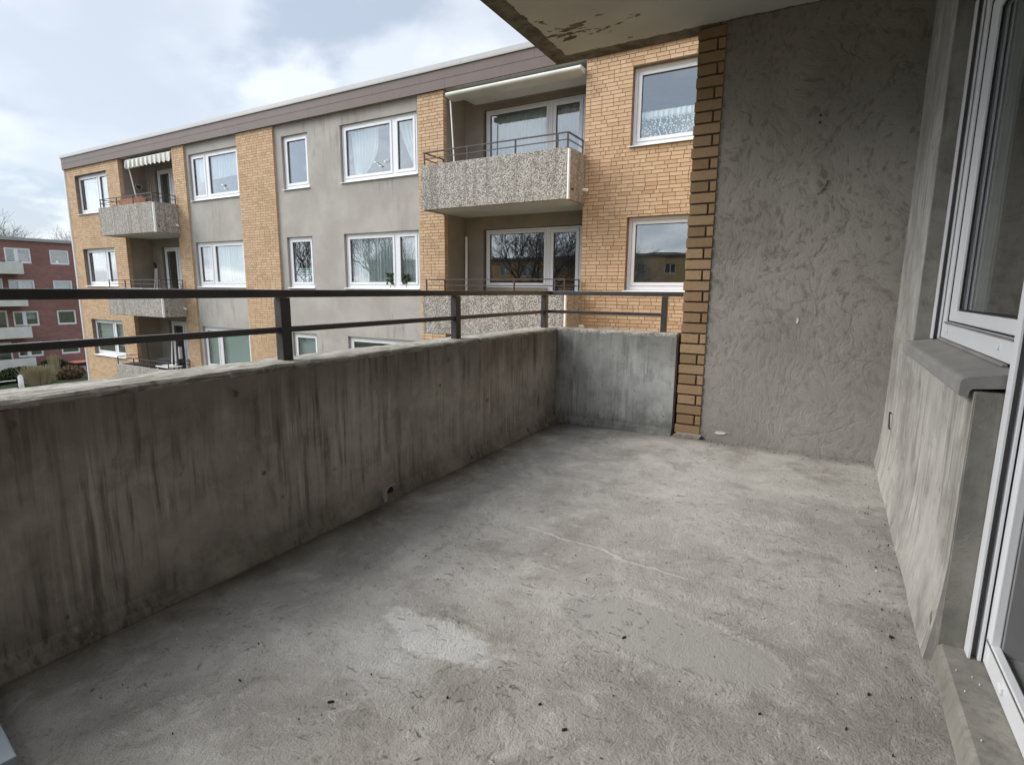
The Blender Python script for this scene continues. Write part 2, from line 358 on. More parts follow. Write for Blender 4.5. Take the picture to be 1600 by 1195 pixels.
M['rail'] = simple('black_painted_steel', (.035, .032, .032), .38, .5, var=.3, vs=8., bmp=.0006)
M['rail_far'] = simple('brown_painted_steel', (.055, .038, .036), .5, .4, var=.2, vs=8.)
M['alu'] = simple('grey_stoneware_sill', (.215, .21, .20), .55, .4, var=.14, vs=9., bmp=.001)
M['white_metal'] = simple('white_coated_metal', (.74, .74, .72), .4, .4, var=.04)
M['dark_plastic'] = simple('dark_plastic', (.03, .03, .035), .6, .3, var=.2)
M['wood_dark'] = simple('dark_wood', (.05, .04, .03), .7, var=.3)
M['terracotta'] = simple('salmon_planter', (.55, .24, .16), .8, var=.15)
M['interior'] = simple('room_plaster', (.18, .18, .165), .9, var=.1, vs=1.)
M['interior_floor'] = simple('room_floor', (.08, .06, .045), .6, var=.2)
M['debris'] = simple('dry_leaf_crumbs', (.03, .022, .015), .95, var=.4, vs=60.)
M['spot_white'] = simple('white_plaster_fleck', (.62, .61, .58), .9, var=.2, vs=30., bmp=.003)
M['rust'] = simple('rusty_metal', (.07, .05, .04), .8, var=.4, vs=20.)
M['tarp'] = simple('pale_blue_grey_board', (.34, .38, .42), .55, var=.08, vs=5.)
M['roofing'] = simple('flat_roof_gravel', (.28, .27, .26), .95, var=.2, vs=3., bmp=.01)

def curtain_mat(name, col, alpha=.0, trans=.35):
    m, nt, b = newmat(name, .9, col, .1)
    nt.nodes.remove(b)
    d = nd(nt, 'BsdfDiffuse', Color=(*col, 1)); t = nd(nt, 'BsdfTranslucent', Color=(*col, 1))
    mx = nd(nt, 'MixShader', Fac=trans, i1=d.outputs[0], i2=t.outputs[0])
    o = nt.nodes['Material Output']
    if alpha > 0:
        tr = nd(nt, 'BsdfTransparent'); mx2 = nd(nt, 'MixShader', Fac=alpha, i1=mx.outputs[0], i2=tr.outputs[0]); mx = mx2
    nt.links.new(mx.outputs[0], o.inputs[0]); return m
M['curtain'] = curtain_mat('sheer_curtain', (.70, .76, .76), .10)
M['curtain_dim'] = curtain_mat('grey_curtain', (.44, .45, .43), .04)
M['blind'] = curtain_mat('pale_green_blind', (.55, .63, .61), .03)
def lace_mat():
    m, nt, b = newmat('lace_curtain', .9, (.85, .9, .9), .1); nt.nodes.remove(b)
    d = nd(nt, 'BsdfDiffuse', Color=(.84, .90, .90, 1)); tr = nd(nt, 'BsdfTransparent')
    v = obj_co(nt); vo = nd(nt, 'TexVoronoi', Vector=v, Scale=26.).outputs['Distance']
    z = nd(nt, 'SeparateXYZ', Vector=v).outputs[2]
    low = mapr(nt, z, 3.32, 3.22)
    hole = mth(nt, 'MULTIPLY', mapr(nt, vo, .34, .46), low)
    f = mth(nt, 'ADD', mth(nt, 'MULTIPLY', hole, .75), .14)
    mx = nd(nt, 'MixShader', Fac=f, i1=d.outputs[0], i2=tr.outputs[0])
    nt.links.new(mx.outputs[0], nt.nodes['Material Output'].inputs[0]); return m
M['lace'] = lace_mat()

def glass_mat(name, refl=.28, tint=(.80, .86, .86)):
    m, nt, b = newmat(name); nt.nodes.remove(b)
    g = nd(nt, 'BsdfGlossy', Color=(.95, .97, 1, 1), Roughness=0.0)
    t = nd(nt, 'BsdfTransparent', Color=(*tint, 1))
    fc = nd(nt, 'LayerWeight', Blend=.5).outputs['Facing']      # Schlick, the same on both faces of the pane
    f = mth(nt, 'ADD', mth(nt, 'MULTIPLY', mth(nt, 'POWER', fc, 4.), .55), refl, clamp=True)
    # very slight waviness of the float glass
    n = noi(nt, obj_co(nt), 1.3, 2.)
    bp = nd(nt, 'Bump', Height=n, Distance=.002, Strength=.5); nt.links.new(bp.outputs[0], g.inputs['Normal'])
    mx = nd(nt, 'MixShader', Fac=f, i1=t.outputs[0], i2=g.outputs[0])
    nt.links.new(mx.outputs[0], nt.nodes['Material Output'].inputs[0]); return m
M['glass'] = glass_mat('window_glass', .16, (.93, .96, .96))
M['glass_near'] = glass_mat('balcony_window_glass', .08, (.88, .90, .89))

def tex_brick(name, a, bcol, mortar, bw=.245, rh=.0735, axis='y'):
    m, nt, b = newmat(name, .9, a, .2)
    v = obj_co(nt); sx = nd(nt, 'SeparateXYZ', Vector=v); x, y, z = sx.outputs
    u = mth(nt, 'ADD', x, y)
    cv = nd(nt, 'CombineXYZ', X=u, Y=z, Z=0.0).outputs[0]
    br = nd(nt, 'TexBrick', Vector=cv, Color1=(*a, 1), Color2=(*bcol, 1), Mortar=(*mortar, 1), Scale=1.0, Mortar__Size=.006, Bias=0.0, Brick__Width=bw, Row__Height=rh)
    c = mixc(nt, mth(nt, 'MULTIPLY', mapr(nt, noi(nt, v, .35, 5., .65), .42, .65), .35), br.outputs[0], tuple(q*.62 for q in a))
    c = mixc(nt, mth(nt, 'MULTIPLY', mapr(nt, noi(nt, nd(nt, 'Mapping', Vector=v, Scale=(1, .5, 3)).outputs[0], 1.2, 5., .65), .5, .7), .3), c, tuple(min(1, q*1.35) for q in bcol))
    nt.links.new(c, b.inputs['Base Color']); bump(nt, b, br.outputs['Fac'], .006).node.invert = True
    return m
M['red_brick'] = tex_brick('red_brick', (.20, .098, .084), (.25, .13, .112), (.18, .135, .12))
M['wing_brick'] = tex_brick('yellow_wing_brick', (.52, .32, .15), (.60, .40, .21), (.2, .15, .1))
M['cream'] = simple('cream_balcony_panel', (.48, .48, .44), .8, var=.08, vs=1.5)

def grass_mat():
    m, nt, b = newmat('lawn', .95, (.06, .09, .03), .1)
    v = obj_co(nt)
    c = mixc(nt, mapr(nt, noi(nt, v, .35, 6., .65), .35, .65), (.04, .052, .026), (.075, .085, .048))
    c = mixc(nt, mapr(nt, noi(nt, v, 7., 5., .7), .5, .75), c, (.09, .085, .05))
    nt.links.new(c, b.inputs['Base Color']); bump(nt, b, noi(nt, v, 9., 6., .7), .06); return m
M['grass'] = grass_mat()
def leaf_mat(name, a, c2):
    m, nt, b = newmat(name, .8, a, .2); at = nd(nt, 'Attribute', _attribute_name='tone')
    nt.links.new(mixc(nt, at.outputs['Fac'], a, c2), b.inputs['Base Color']); return m
M['leaf_dark'] = leaf_mat('dark_hedge_leaf', (.022, .035, .016), (.06, .075, .03))
M['leaf_brown'] = leaf_mat('brown_hedge_leaf', (.10, .06, .035), (.21, .14, .09))
M['leaf_straw'] = leaf_mat('straw_grass', (.28, .23, .13), (.45, .40, .25))
M['bark'] = simple('bare_bark', (.085, .075, .065), .95, var=.25, vs=3.)
M['twig'] = simple('bare_twig', (.10, .088, .078), .95, var=.2, vs=3.)
M['stone'] = simple('pale_concrete_post', (.42, .42, .41), .9, var=.12, vs=4., bmp=.004)
M['asphalt'] = simple('path_asphalt', (.075, .072, .07), .95, var=.15, vs=2., bmp=.01)
M['heart'] = simple('wicker_heart', (.30, .27, .22), .9, var=.3, vs=30.)

def stripe_mat():
    m, nt, b = newmat('striped_awning_cloth', .9, (.6, .6, .6), .1)
    x = nd(nt, 'SeparateXYZ', Vector=obj_co(nt)).outputs[0]
    f = mth(nt, 'FRACT', mth(nt, 'MULTIPLY', x, 3.6))
    c = mixc(nt, mapr(nt, f, .5, .54), (.62, .62, .58), (.30, .29, .26)); nt.links.new(c, b.inputs['Base Color']); return m
M['stripe'] = stripe_mat()

# ------------------------------------------------------------------ mesh builder
class MB:
    def __init__(s): s.v = []; s.f = []; s.t = []
    def quad(s, a, b, c, d, tone=0.):
        n = len(s.v); s.v += [a, b, c, d]; s.f.append((n, n+1, n+2, n+3)); s.t.append(tone)
    def box(s, x0, x1, y0, y1, z0, z1, tone=0.):
        if x0 > x1: x0, x1 = x1, x0
        if y0 > y1: y0, y1 = y1, y0
        if z0 > z1: z0, z1 = z1, z0
        n = len(s.v)
        s.v += [(x0, y0, z0), (x1, y0, z0), (x1, y1, z0), (x0, y1, z0), (x0, y0, z1), (x1, y0, z1), (x1, y1, z1), (x0, y1, z1)]
        for f in ((0, 3, 2, 1), (4, 5, 6, 7), (0, 1, 5, 4), (1, 2, 6, 5), (2, 3, 7, 6), (3, 0, 4, 7)):
            s.f.append(tuple(n+i for i in f)); s.t.append(tone)
        return s
    def prism(s, pts, axis, a, b):   # pts in the two other axes (order x,y,z without axis), extruded a..b
        n = len(s.v); k = len(pts)
        for t in (a, b):
            for p in pts:
                q = list(p); q.insert(axis, t); s.v.append(tuple(q))
        for i in range(k):
            j = (i+1) % k; s.f.append((n+i, n+j, n+k+j, n+k+i)); s.t.append(0)
        s.f.append(tuple(n+i for i in range(k-1, -1, -1))); s.t.append(0)
        s.f.append(tuple(n+k+i for i in range(k))); s.t.append(0)
        return s
    def tube(s, p, q, r0, r1=None, seg=8, caps=True, tone=0.):
        r1 = r0 if r1 is None else r1
        p = Vector(p); q = Vector(q); d = (q-p)
        if d.length < 1e-6: return s
        d.normalize(); u = d.orthogonal().normalized(); w_ = d.cross(u); n = len(s.v)
        for c_, r_ in ((p, r0), (q, r1)):
            for i in range(seg):
                a = 2*math.pi*i/seg; s.v.append(tuple(c_+(u*math.cos(a)+w_*math.sin(a))*r_))
        for i in range(seg):
            j = (i+1) % seg; s.f.append((n+i, n+j, n+seg+j, n+seg+i)); s.t.append(tone)
        if caps:
            s.f.append(tuple(n+i for i in range(seg-1, -1, -1))); s.t.append(tone)
            s.f.append(tuple(n+seg+i for i in range(seg))); s.t.append(tone)
        return s
    def path(s, pts, r, seg=8):
        for a, b in zip(pts[:-1], pts[1:]): s.tube(a, b, r, r, seg)
        return s
    def build(s, name, mat, parent=None, bevel=0., smooth=False, recalc=False, loc=None):
        me = bpy.data.meshes.new(name); me.from_pydata(s.v, [], s.f)
        if any(s.t):
            at = me.attributes.new('tone', 'FLOAT', 'FACE'); at.data.foreach_set('value', s.t)
        if smooth: me.polygons.foreach_set('use_smooth', [True]*len(me.polygons))
        me.materials.append(M[mat]); me.update()
        if recalc:
            import bmesh
            bm = bmesh.new(); bm.from_mesh(me); bmesh.ops.recalc_face_normals(bm, faces=bm.faces); bm.to_mesh(me); bm.free()
        o = bpy.data.objects.new(name, me); COL.objects.link(o)
        if parent is not None:
            o.parent = parent
            pl = parent.matrix_world.translation if parent.type == 'EMPTY' and parent.parent is None else None
            if pl is not None: o.location = -parent.location
        if bevel:
            b = o.modifiers.new('bevel', 'BEVEL'); b.width = bevel; b.segments = 2; b.limit_method = 'ANGLE'; b.angle_limit = R(40)
        return o
def thing(name, label, cat, loc=(0, 0, 0), group=None):
    o = bpy.data.objects.new(name, None); COL.objects.link(o); o.location = loc; o.empty_display_size = .2
    o['label'] = label; o['category'] = cat
    if group: o['group'] = group
    return o
def tag(o, label, cat, group=None):
    o['label'] = label; o['category'] = cat
    if group: o['group'] = group
    return o
def struct(o): o['kind'] = 'structure'; return o

# wall in a plane of constant y with rectangular openings, real thickness
def wall(mb, x0, x1, z0, z1, yf, yb, holes=()):
    xs = sorted({x0, x1, *[min(max(h[i], x0), x1) for h in holes for i in (0, 1)]})
    zs = sorted({z0, z1, *[min(max(h[i], z0), z1) for h in holes for i in (2, 3)]})
    solid = {}
    for i in range(len(xs)-1):
        for j in range(len(zs)-1):
            cx_, cz_ = (xs[i]+xs[i+1])/2, (zs[j]+zs[j+1])/2
            solid[i, j] = not any(h[0] < cx_ < h[1] and h[2] < cz_ < h[3] for h in holes)
    for (i, j), s_ in solid.items():
        if not s_: continue
        a, b, c, d = xs[i], xs[i+1], zs[j], zs[j+1]
        mb.quad((a, yf, c), (b, yf, c), (b, yf, d), (a, yf, d)); mb.quad((b, yb, c), (a, yb, c), (a, yb, d), (b, yb, d))
        if not solid.get((i-1, j)): mb.quad((a, yb, c), (a, yf, c), (a, yf, d), (a, yb, d))
        if not solid.get((i+1, j)): mb.quad((b, yf, c), (b, yb, c), (b, yb, d), (b, yf, d))
        if not solid.get((i, j-1)): mb.quad((a, yb, c), (b, yb, c), (b, yf, c), (a, yf, c))
        if not solid.get((i, j+1)): mb.quad((a, yf, d), (b, yf, d), (b, yb, d), (a, yb, d))

# individually laid bricks in wild bond; f maps (u, depth, z) to a point, depth grows outwards
def bricks(mb, u0, u1, z0, z1, f, ch, rnd, holes=(), L=.236, H=.112, J=.011, out=.009, jit=.0):
    nrow = int(round((z1-z0)/ch))
    for k in range(nrow):
        za, zb = z0+k*ch+J*.5, z0+(k+1)*ch-J*.5
        cuts = sorted({u0, u1, *[min(max(h[i], u0), u1) for h in holes for i in (0, 1)]})
        ints = []
        for a, b in zip(cuts[:-1], cuts[1:]):
            zz = (za, zb)
            for h in holes:
                if h[0] < (a+b)/2 < h[1] and h[2] < zb and h[3] > za:
                    if h[2] > za+.02: zz = (za, min(zb, h[2]))
                    elif h[3] < zb-.02: zz = (max(za, h[3]), zb)
                    else: zz = None
                    break
            if zz is None: continue
            if ints and abs(ints[-1][1]-a) < 1e-6 and ints[-1][2] == zz: ints[-1][1] = b
            else: ints.append([a, b, zz])
        for a, b, (za_, zb_) in ints:
            u = a
            first = True
            while u < b-.02:
                l = rnd.choice([L, L, L, H]) if not first else rnd.choice([L, H, L*.75])
                first = False
                if k % 2 and u == a: l = H
                e = min(u+l, b)
                if b-e < .06: e = b
                t = rnd.random()*.98+.01; o = out+rnd.uniform(-jit, jit)
                p = []
                for d_ in (0., o):
                    for (uu, zz) in ((u, za_), (e-J if e < b else e, za_), (e-J if e < b else e, zb_), (u, zb_)):
                        p.append(f(uu, d_, zz))
                n = len(mb.v); mb.v += p
                for q in ((4, 5, 6, 7), (0, 1, 5, 4), (1, 2, 6, 5), (2, 3, 7, 6), (3, 0, 4, 7)):
                    mb.f.append(tuple(n+i for i in q)); mb.t.append(t)
                u = e

rnd = random.Random(7)
GZ = -7.9
# ================================================================== SETTING: ground
mb = MB(); mb.quad((-500, -500, GZ), (500, -500, GZ), (500, 500, GZ), (-500, 500, GZ))
struct(mb.build('lawn', 'grass'))
mb = MB(); mb.quad((-30, 8.2, GZ+.02), (-1, 8.2, GZ+.02), (-1, 9.7, GZ+.02), (-30, 9.7, GZ+.02))
mb.quad((-44, -60, GZ+.02), (-42, -60, GZ+.02), (-42, 60, GZ+.02), (-44, 60, GZ+.02))
struct(mb.build('path', 'asphalt'))

# ================================================================== OUR BALCONY
FZ, PT, CE = -.95, -.276, 1.545       # floor, parapet top, ceiling heights relative to the lens
PX, PY, WX, EY = -1.697, 3.625, .33, 3.64
# floor: screed, gently uneven, falling to the drain side
mb = MB(); nx, ny = 60, 120; X0, X1, Y0, Y1 = -1.72, .40, -.95, 3.70
for j in range(ny+1):
    for i in range(nx+1):
        x = X0+(X1-X0)*i/nx; y = Y0+(Y1-Y0)*j/ny
        z = FZ-.012*max(0, (-x-.6)/1.1)-.006+.004*mnoise.noise(Vector((x*1.6, y*1.6, 0)))+.0015*mnoise.noise(Vector((x*6, y*6, 3)))
        if x > .22: z -= .012*min(1, (x-.22)/.1)*min(1, max(0, (3.4-y)/1.5))
        mb.v.append((x, y, z))
for j in range(ny):
    for i in range(nx):
        a = j*(nx+1)+i; mb.f.append((a, a+1, a+nx+2, a+nx+1)); mb.t.append(0)
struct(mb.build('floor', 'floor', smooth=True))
mb = MB(); mb.box(-1.90, .7, -1.1, 3.80, -1.14, -1.0)
struct(mb.build('floor_slab', 'soffit'))

def parapet_profile(mbv, pts, y0, y1, n, axis, jit=.0025, flip=False):
    """sweep a closed 2d profile (a, z) along an axis, with the arrises slightly worn"""
    k = len(pts); base = len(mbv.v)
    for i in range(n+1):
        t = y0+(y1-y0)*i/n
        for q, (a, z) in enumerate(pts):
            worn = 1.0 if z > PT-.03 else .25
            da = jit*worn*mnoise.noise(Vector((t*9, q*5.3, a*2))); dz = jit*worn*1.3*mnoise.noise(Vector((t*13, q*3.1, 7)))
            if z < -.98: da = dz = 0
            mbv.v.append((t, a+da, z+dz) if axis == 'x' else (a+da, t, z+dz))
    for i in range(n):
        for q in range(k):
            r = (q+1) % k
            f = (base+i*k+q, base+i*k+r, base+(i+1)*k+r, base+(i+1)*k+q)
            mbv.f.append(f if not flip else f[::-1]); mbv.t.append(0)
    mbv.f.append(tuple(base+q for q in range(k))[::-1 if not flip else 1]); mbv.t.append(0)
    mbv.f.append(tuple(base+n*k+q for q in range(k))[::1 if not flip else -1]); mbv.t.append(0)

def parapet(name, label, inner, outer, a0, a1, n, axis, mat, sgn):
    t = thing(name, label, 'parapet', ((inner+outer)/2, (a0+a1)/2, FZ) if axis == 'y' else ((a0+a1)/2, (inner+outer)/2, FZ))
    # body from floor to just under the coping, with a cement fillet at the foot on the inner side
    i, o = inner, outer
    prof = [(i+sgn*.035, -1.0), (i+sgn*.030, FZ-.012), (i+sgn*.016, FZ+.008), (i+sgn*.004, FZ+.04), (i, FZ+.10), (i, -.75), (i, -.55), (i, -.40), (i, PT-.022), (o, PT-.022), (o, -1.14)]
    mb = MB(); parapet_profile(mb, prof, a0, a1, n, axis); mb.build('wall_body', mat, t, recalc=True)
    prof = [(i-sgn*.001, PT-.022), (i-sgn*.003, PT-.008), (i-sgn*.012, PT), ((i+o)/2, PT+.001), (o+sgn*.012, PT), (o-sgn*.002, PT-.01), (o-sgn*.002, PT-.022)]
    mb = MB(); parapet_profile(mb, prof, a0, a1, n*2, axis, .0028); mb.build('coping', 'coping', t, recalc=True)
    return t
lp = parapet('parapet', 'long stained concrete parapet wall with drip streaks along the left side of the balcony', PX, -1.90, -.95, 3.80, 150, 'y', 'parapet', 1)
spx = parapet('parapet', 'short lighter grey concrete parapet at the far end of the balcony beside the brick pier', PY, 3.80, PX+.001, -.835, 34, 'x', 'parapet_short', -1)

# drain outlet through the foot of the long parapet
t = thing('drain_outlet', 'small dark metal drain outlet at the foot of the long parapet', 'drain', (-1.69, 1.80, -.94))
mb = MB(); mb.prism([(1.785, -.975), (1.838, -.975), (1.838, -.918), (1.826, -.905), (1.797, -.905), (1.785, -.918)], 0, -1.70, -1.684); mb.build('throat', 'gasket', t, recalc=True)
mb = MB(); mb.prism([(1.765, -.975), (1.782, -.975), (1.782, -.912), (1.800, -.899), (1.842, -.899), (1.842, -.893), (1.796, -.890), (1.768, -.905)], 0, -1.70, -1.668); mb.build('collar', 'stone', t, recalc=True, bevel=.002)

# railing on the two parapets
t = thing('balcony_railing', 'black steel railing with two bars standing on the concrete parapets', 'railing', (-1.80, 1.5, PT))
RX, RY = -1.80, 3.71
mb = MB(); mb.prism([(RX-.02, -.95), (RX+.02, -.95), (RX+.02, RY-.02), (-.826, RY-.02), (-.826, RY+.02), (RX-.02, RY+.02)], 2, -.0375, -.0085)
mb.build('handrail', 'rail', t, bevel=.003, recalc=True)
mb = MB(); mb.prism([(RX-.011, -.95), (RX+.011, -.95), (RX+.011, RY-.011), (-.945, RY-.011), (-.945, RY+.011), (RX-.011, RY+.011)], 2, -.170, -.148)
mb.build('mid_rail', 'rail', t, bevel=.002, recalc=True)
for (x, y) in ((RX, .27), (RX, -.80), (RX, 1.385), (RX, 2.512), (RX, 3.625)):
    mb = MB(); mb.box(x-.02, x+.02, y-.022, y+.022, PT-.02, -.0385); mb.build('post', 'rail', t, bevel=.003)
mb = MB(); mb.box(-.965, -.928, RY-.019, RY+.019, PT-.02, -.0385); mb.build('post', 'rail', t, bevel=.003)

# slab above (upper balcony) seen from below
t = thing('upper_balcony', 'concrete slab of the balcony above with peeling paint on its underside', 'balcony', (-.7, 1.4, CE))
mb = MB()
mb.box(-1.79, .9, -1.1, 3.735, CE, CE+.17)
mb.build('slab', 'ceiling', t)
mb = MB(); mb.box(-1.79, -1.69, -1.1, 3.735, CE+.171, 2.47); mb.box(-1.689, -.85, 3.635, 3.735, CE+.171, 2.47); mb.build('upper_parapet', 'parapet_short', t)

# end wall with the brick pier
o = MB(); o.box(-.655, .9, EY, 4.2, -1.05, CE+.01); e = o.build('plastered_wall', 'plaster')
tag(e, 'roughly trowelled grey plaster wall closing the far end of the balcony', 'wall')
t = thing('brick_pier', 'narrow ochre brick pier edge between the parapet and the plastered wall', 'pier', (-.74, EY, FZ))
mb = MB(); mb.box(-.808, -.6552, EY+.004, 3.90, -1.0, CE+.01); mb.build('mortar_bed', 'pier_mortar', t)
r2 = random.Random(3); mb = MB(); z = -.932; k = 0
while z < CE-.005:
    zt = min(z+.056, CE-.001); jx = r2.uniform(-.004, .004); jy = r2.uniform(-.0025, .002)
    tone = r2.random()*.98+.01
    lx = -.815+jx
    if k % 2 == 0: segs = [(lx, -.6555)]
    else: s_ = -.703+r2.uniform(-.006, .006); segs = [(lx+.006, s_), (s_+.011, -.6555)]
    for a, b in segs:
        mb.box(a, b, EY-.009+jy, 3.88, z, zt, tone)
        tone = r2.random()*.98+.01
    z += .0668; k += 1
b_ = mb.build('brick_courses', 'pier_brick', t, bevel=.0025)
# dark strip put in as the shade of the gap between parapet end and pier
mb = MB(); mb.box(-.834, -.824, PY+.004, 3.70, -.99, PT-.004); mb.build('joint_shade', 'rail_far', t)
mb = MB(); mb.prism([(-.83, -.955), (-.655, -.955), (-.64, -.93), (-.80, -.93)], 1, EY-.035, EY+.003); mb.build('mortar_foot', 'plaster', t, recalc=True)

# small things on the end wall
t = thing('wall_patch', 'small plaster patch with a screw on the end wall', 'wall patch', (-.10, EY, .59))
mb = MB(); n = 14
pts = []
for i in range(n):
    a = 2*math.pi*i/n; r = .036*(1+.5*mnoise.noise(Vector((math.cos(a)*1.3, math.sin(a)*1.3, 2)))); pts.append((-.103+r*math.cos(a), .59+r*1.25*math.sin(a)))
mb.prism(pts, 1, EY-.006, EY+.002); mb.build('patch', 'plaster', t, recalc=True, bevel=.002)
mb = MB(); mb.tube((-.10, EY-.014, .595), (-.10, EY-.004, .595), .009, .012, 10); mb.build('screw', 'alu', t)
for z in (.962, .926):
    mb = MB(); mb.tube((-.130, EY-.0015, z), (-.130, EY+.01, z), .007, .007, 10); o = mb.build('wall_plug', 'dark_plastic')
    tag(o, 'upper of the two small dark plug holes in the end wall' if z > .94 else 'lower of the two small dark plug holes in the end wall', 'wall plug', 'plug holes in the end wall')
mb = MB(); mb.prism([(-.153, -.18), (-.147, -.185), (-.14, -.165), (-.146, -.143), (-.152, -.155)], 1, EY-.003, EY+.002)
tag(mb.build('plaster_fleck', 'spot_white', recalc=True), 'tiny white fleck in the middle of the plastered end wall', 'plaster fleck')
mb = MB(); mb.prism([(-.565, -.905), (-.54, -.912), (-.50, -.905), (-.49, -.895), (-.52, -.89), (-.55, -.893)], 1, EY-.004, EY+.002)
tag(mb.build('plaster_fleck', 'spot_white', recalc=True), 'white plaster fleck low on the end wall just above the floor', 'plaster fleck')

# window wall (right): solid strip, lower wall, lintel, threshold ledge
YA, YB, HZ = 2.882, 1.697, 1.117
t = thing('window_wall', 'grey rendered house wall with deep openings along the right side of the balcony', 'wall', (.5, 2.5, FZ))
def strip(name, y0, y1, z0, z1, foot, mat, x1=.56):
    mb = MB(); ny = max(2, int((y1-y0)/.04)); prof_n = 9
    zs = [z0]+[z0+(z1-z0)*q/10 for q in range(1, 11)]
    for j in range(ny+1):
        y = y0+(y1-y0)*j/ny
        for z in zs:
            fl = 0
            if foot:
                h = (z-FZ)
                fl = .022*max(0, 1-h/.28)**1.6
            x = WX-fl+.003*mnoise.noise(Vector((y*3, z*3, 1)))
            mb.v.append((x, y, z))
    k = len(zs)
    for j in range(ny):
        for q in range(k-1):
            a = j*k+q; mb.f.append((a, a+k, a+k+1, a+1)); mb.t.append(0)
    # near end face with a chipped arris, top and back
    n = len(mb.v)
    for z in zs: mb.v.append((x1, y0, z))
    for q in range(k-1): mb.f.append((q, q+1, n+q+1, n+q)); mb.t.append(0)
    n2 = len(mb.v); mb.v += [(x1, y1, zs[0]), (x1, y1, zs[-1])]
    mb.f.append((k-1, ny*k+k-1, n2+1, n+k-1)); mb.t.append(0)
    return mb.build(name, mat, t, smooth=False, recalc=True)
strip('window_side_wall', YA, EY, -.236, CE, False, 'lowwall')
strip('sill_wall', YB, EY, -1.0, -.2365, True, 'lowwall', .50)
# reveals, lintel and ledge take a darker concrete tone
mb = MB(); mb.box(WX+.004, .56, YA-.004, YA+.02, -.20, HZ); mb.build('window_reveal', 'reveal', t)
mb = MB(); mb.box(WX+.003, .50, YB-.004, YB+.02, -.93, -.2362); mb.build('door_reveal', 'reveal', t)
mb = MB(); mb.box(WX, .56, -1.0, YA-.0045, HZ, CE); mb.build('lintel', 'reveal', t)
mb = MB(); nl = 60                    # worn threshold ledge under the door
for i in range(nl+1):
    y = -1.0+(YB-.0045+1.0)*i/nl; w1 = .004*mnoise.noise(Vector((y*14, 0, 0))); w2 = .004*mnoise.noise(Vector((y*17, 5, 0)))
    mb.v += [(WX-.02, y, -1.0), (WX-.006+w1, y, -.96), (WX+.002+w1, y, -.915+w2), (WX+.010, y, -.906+w2*.4), (.60, y, -.905)]
for i in range(nl):
    for q in range(4):
        a = i*5+q; mb.f.append((a, a+5, a+6, a+1)); mb.t.append(0)
mb.build('threshold_ledge', 'reveal', t, recalc=False)

# unseen near end behind the camera: parapet added low to let light in
parapet('parapet', 'assumed short concrete parapet at the unseen near end, kept low to let light in', -.95, -1.1, -1.695, .32, 34, 'x', 'parapet_short', 1)

# ---- big fixed window over the sill
GX = .415
t = thing('balcony_window', 'white plastic window over the grey sill in the right-hand house wall', 'window', (GX, 2.3, -.18))
def ring_x(mb, x0, x1, y0, y1, z0, z1, wy0, wy1, wz0, wz1):   # rectangular ring in a plane of constant x
    mb.box(x0, x1, y0, y0+wy0, z0, z1); mb.box(x0, x1, y1-wy1, y1, z0, z1)
    mb.box(x0, x1, y0+wy0, y1-wy1, z0, z0+wz0); mb.box(x0, x1, y0+wy0, y1-wy1, z1-wz1, z1)
mb = MB(); ring_x(mb, GX, .462, 1.66, YA-.005, -.178, 1.105, .125, .085, .066, .05); mb.build('frame', 'upvc', t, bevel=.003)
mb = MB(); ring_x(mb, GX+.012, .457, 1.79, 2.79, -.108, 1.05, .055, .115, .042, .06)
sash = mb.build('sash', 'upvc', t, bevel=.003)
mb = MB(); ring_x(mb, GX+.009, GX+.014, 1.782, 2.80, -.1125, 1.058, .006, .009, .004, .008); mb.build('gasket', 'gasket', sash)
mb = MB(); ring_x(mb, GX+.021, GX+.0275, 1.846, 2.674, -.0655, .99, .004, .006, .006, .006); mb.build('glazing_bead', 'gasket', sash)
mb = MB(); mb.box(GX+.028, GX+.034, 1.845, 2.675, -.066, .99); mb.build('pane', 'glass_near', t)
mb = MB(); mb.box(GX-.006, GX+.002, 1.80, 2.775, -.117, -.1125); mb.build('drip_groove', 'upvc_shade', t)
for y in (2.70, 1.955):
    mb = MB(); mb.box(GX-.006, GX+.001, y-.011, y+.011, -.150, -.135); mb.build('drain_cap', 'upvc', t, bevel=.003)
# shutter guide rail beside the window
def guide(parent, y1, z0, z1, w_=.042):
    g = MB(); g.box(.385, .391, y1-w_, y1, z0, z1); g.box(.3915, .412, y1-.006, y1-.001, z0, z1)
    g.box(.405, .412, y1-w_, y1-.0065, z0, z1)
    o = g.build('guide_rail', 'upvc', parent, bevel=.0012)
    g = MB(); g.box(.3915, .4045, y1-.018, y1-.0065, z0+.001, z1); g.build('guide_groove', 'upvc_shade', o)
guide(t, YA-.0045, -.186, HZ-.02)
# stoneware sill, sloping, with a rounded drop nosing
mb = MB(); pr = [(.415, -.186), (.316, -.203), (.308, -.206), (.303, -.211), (.301, -.217), (.301, -.246), (.304, -.250), (.318, -.250), (.320, -.246), (.321, -.236), (.326, -.231), (.415, -.222)]
ys = [1.704, 1.995, 2.29, 2.585, 2.90]
for a, b in zip(ys[:-1], ys[1:]): mb.prism(pr, 1, a+.0006, b-.0006)
mb.build('window_sill', 'alu', t, recalc=True)
mb = MB(); mb.box(.404, .4145, 1.84, YA-.006, -.1855, -.1785); mb.build('sill_upstand', 'alu', t)

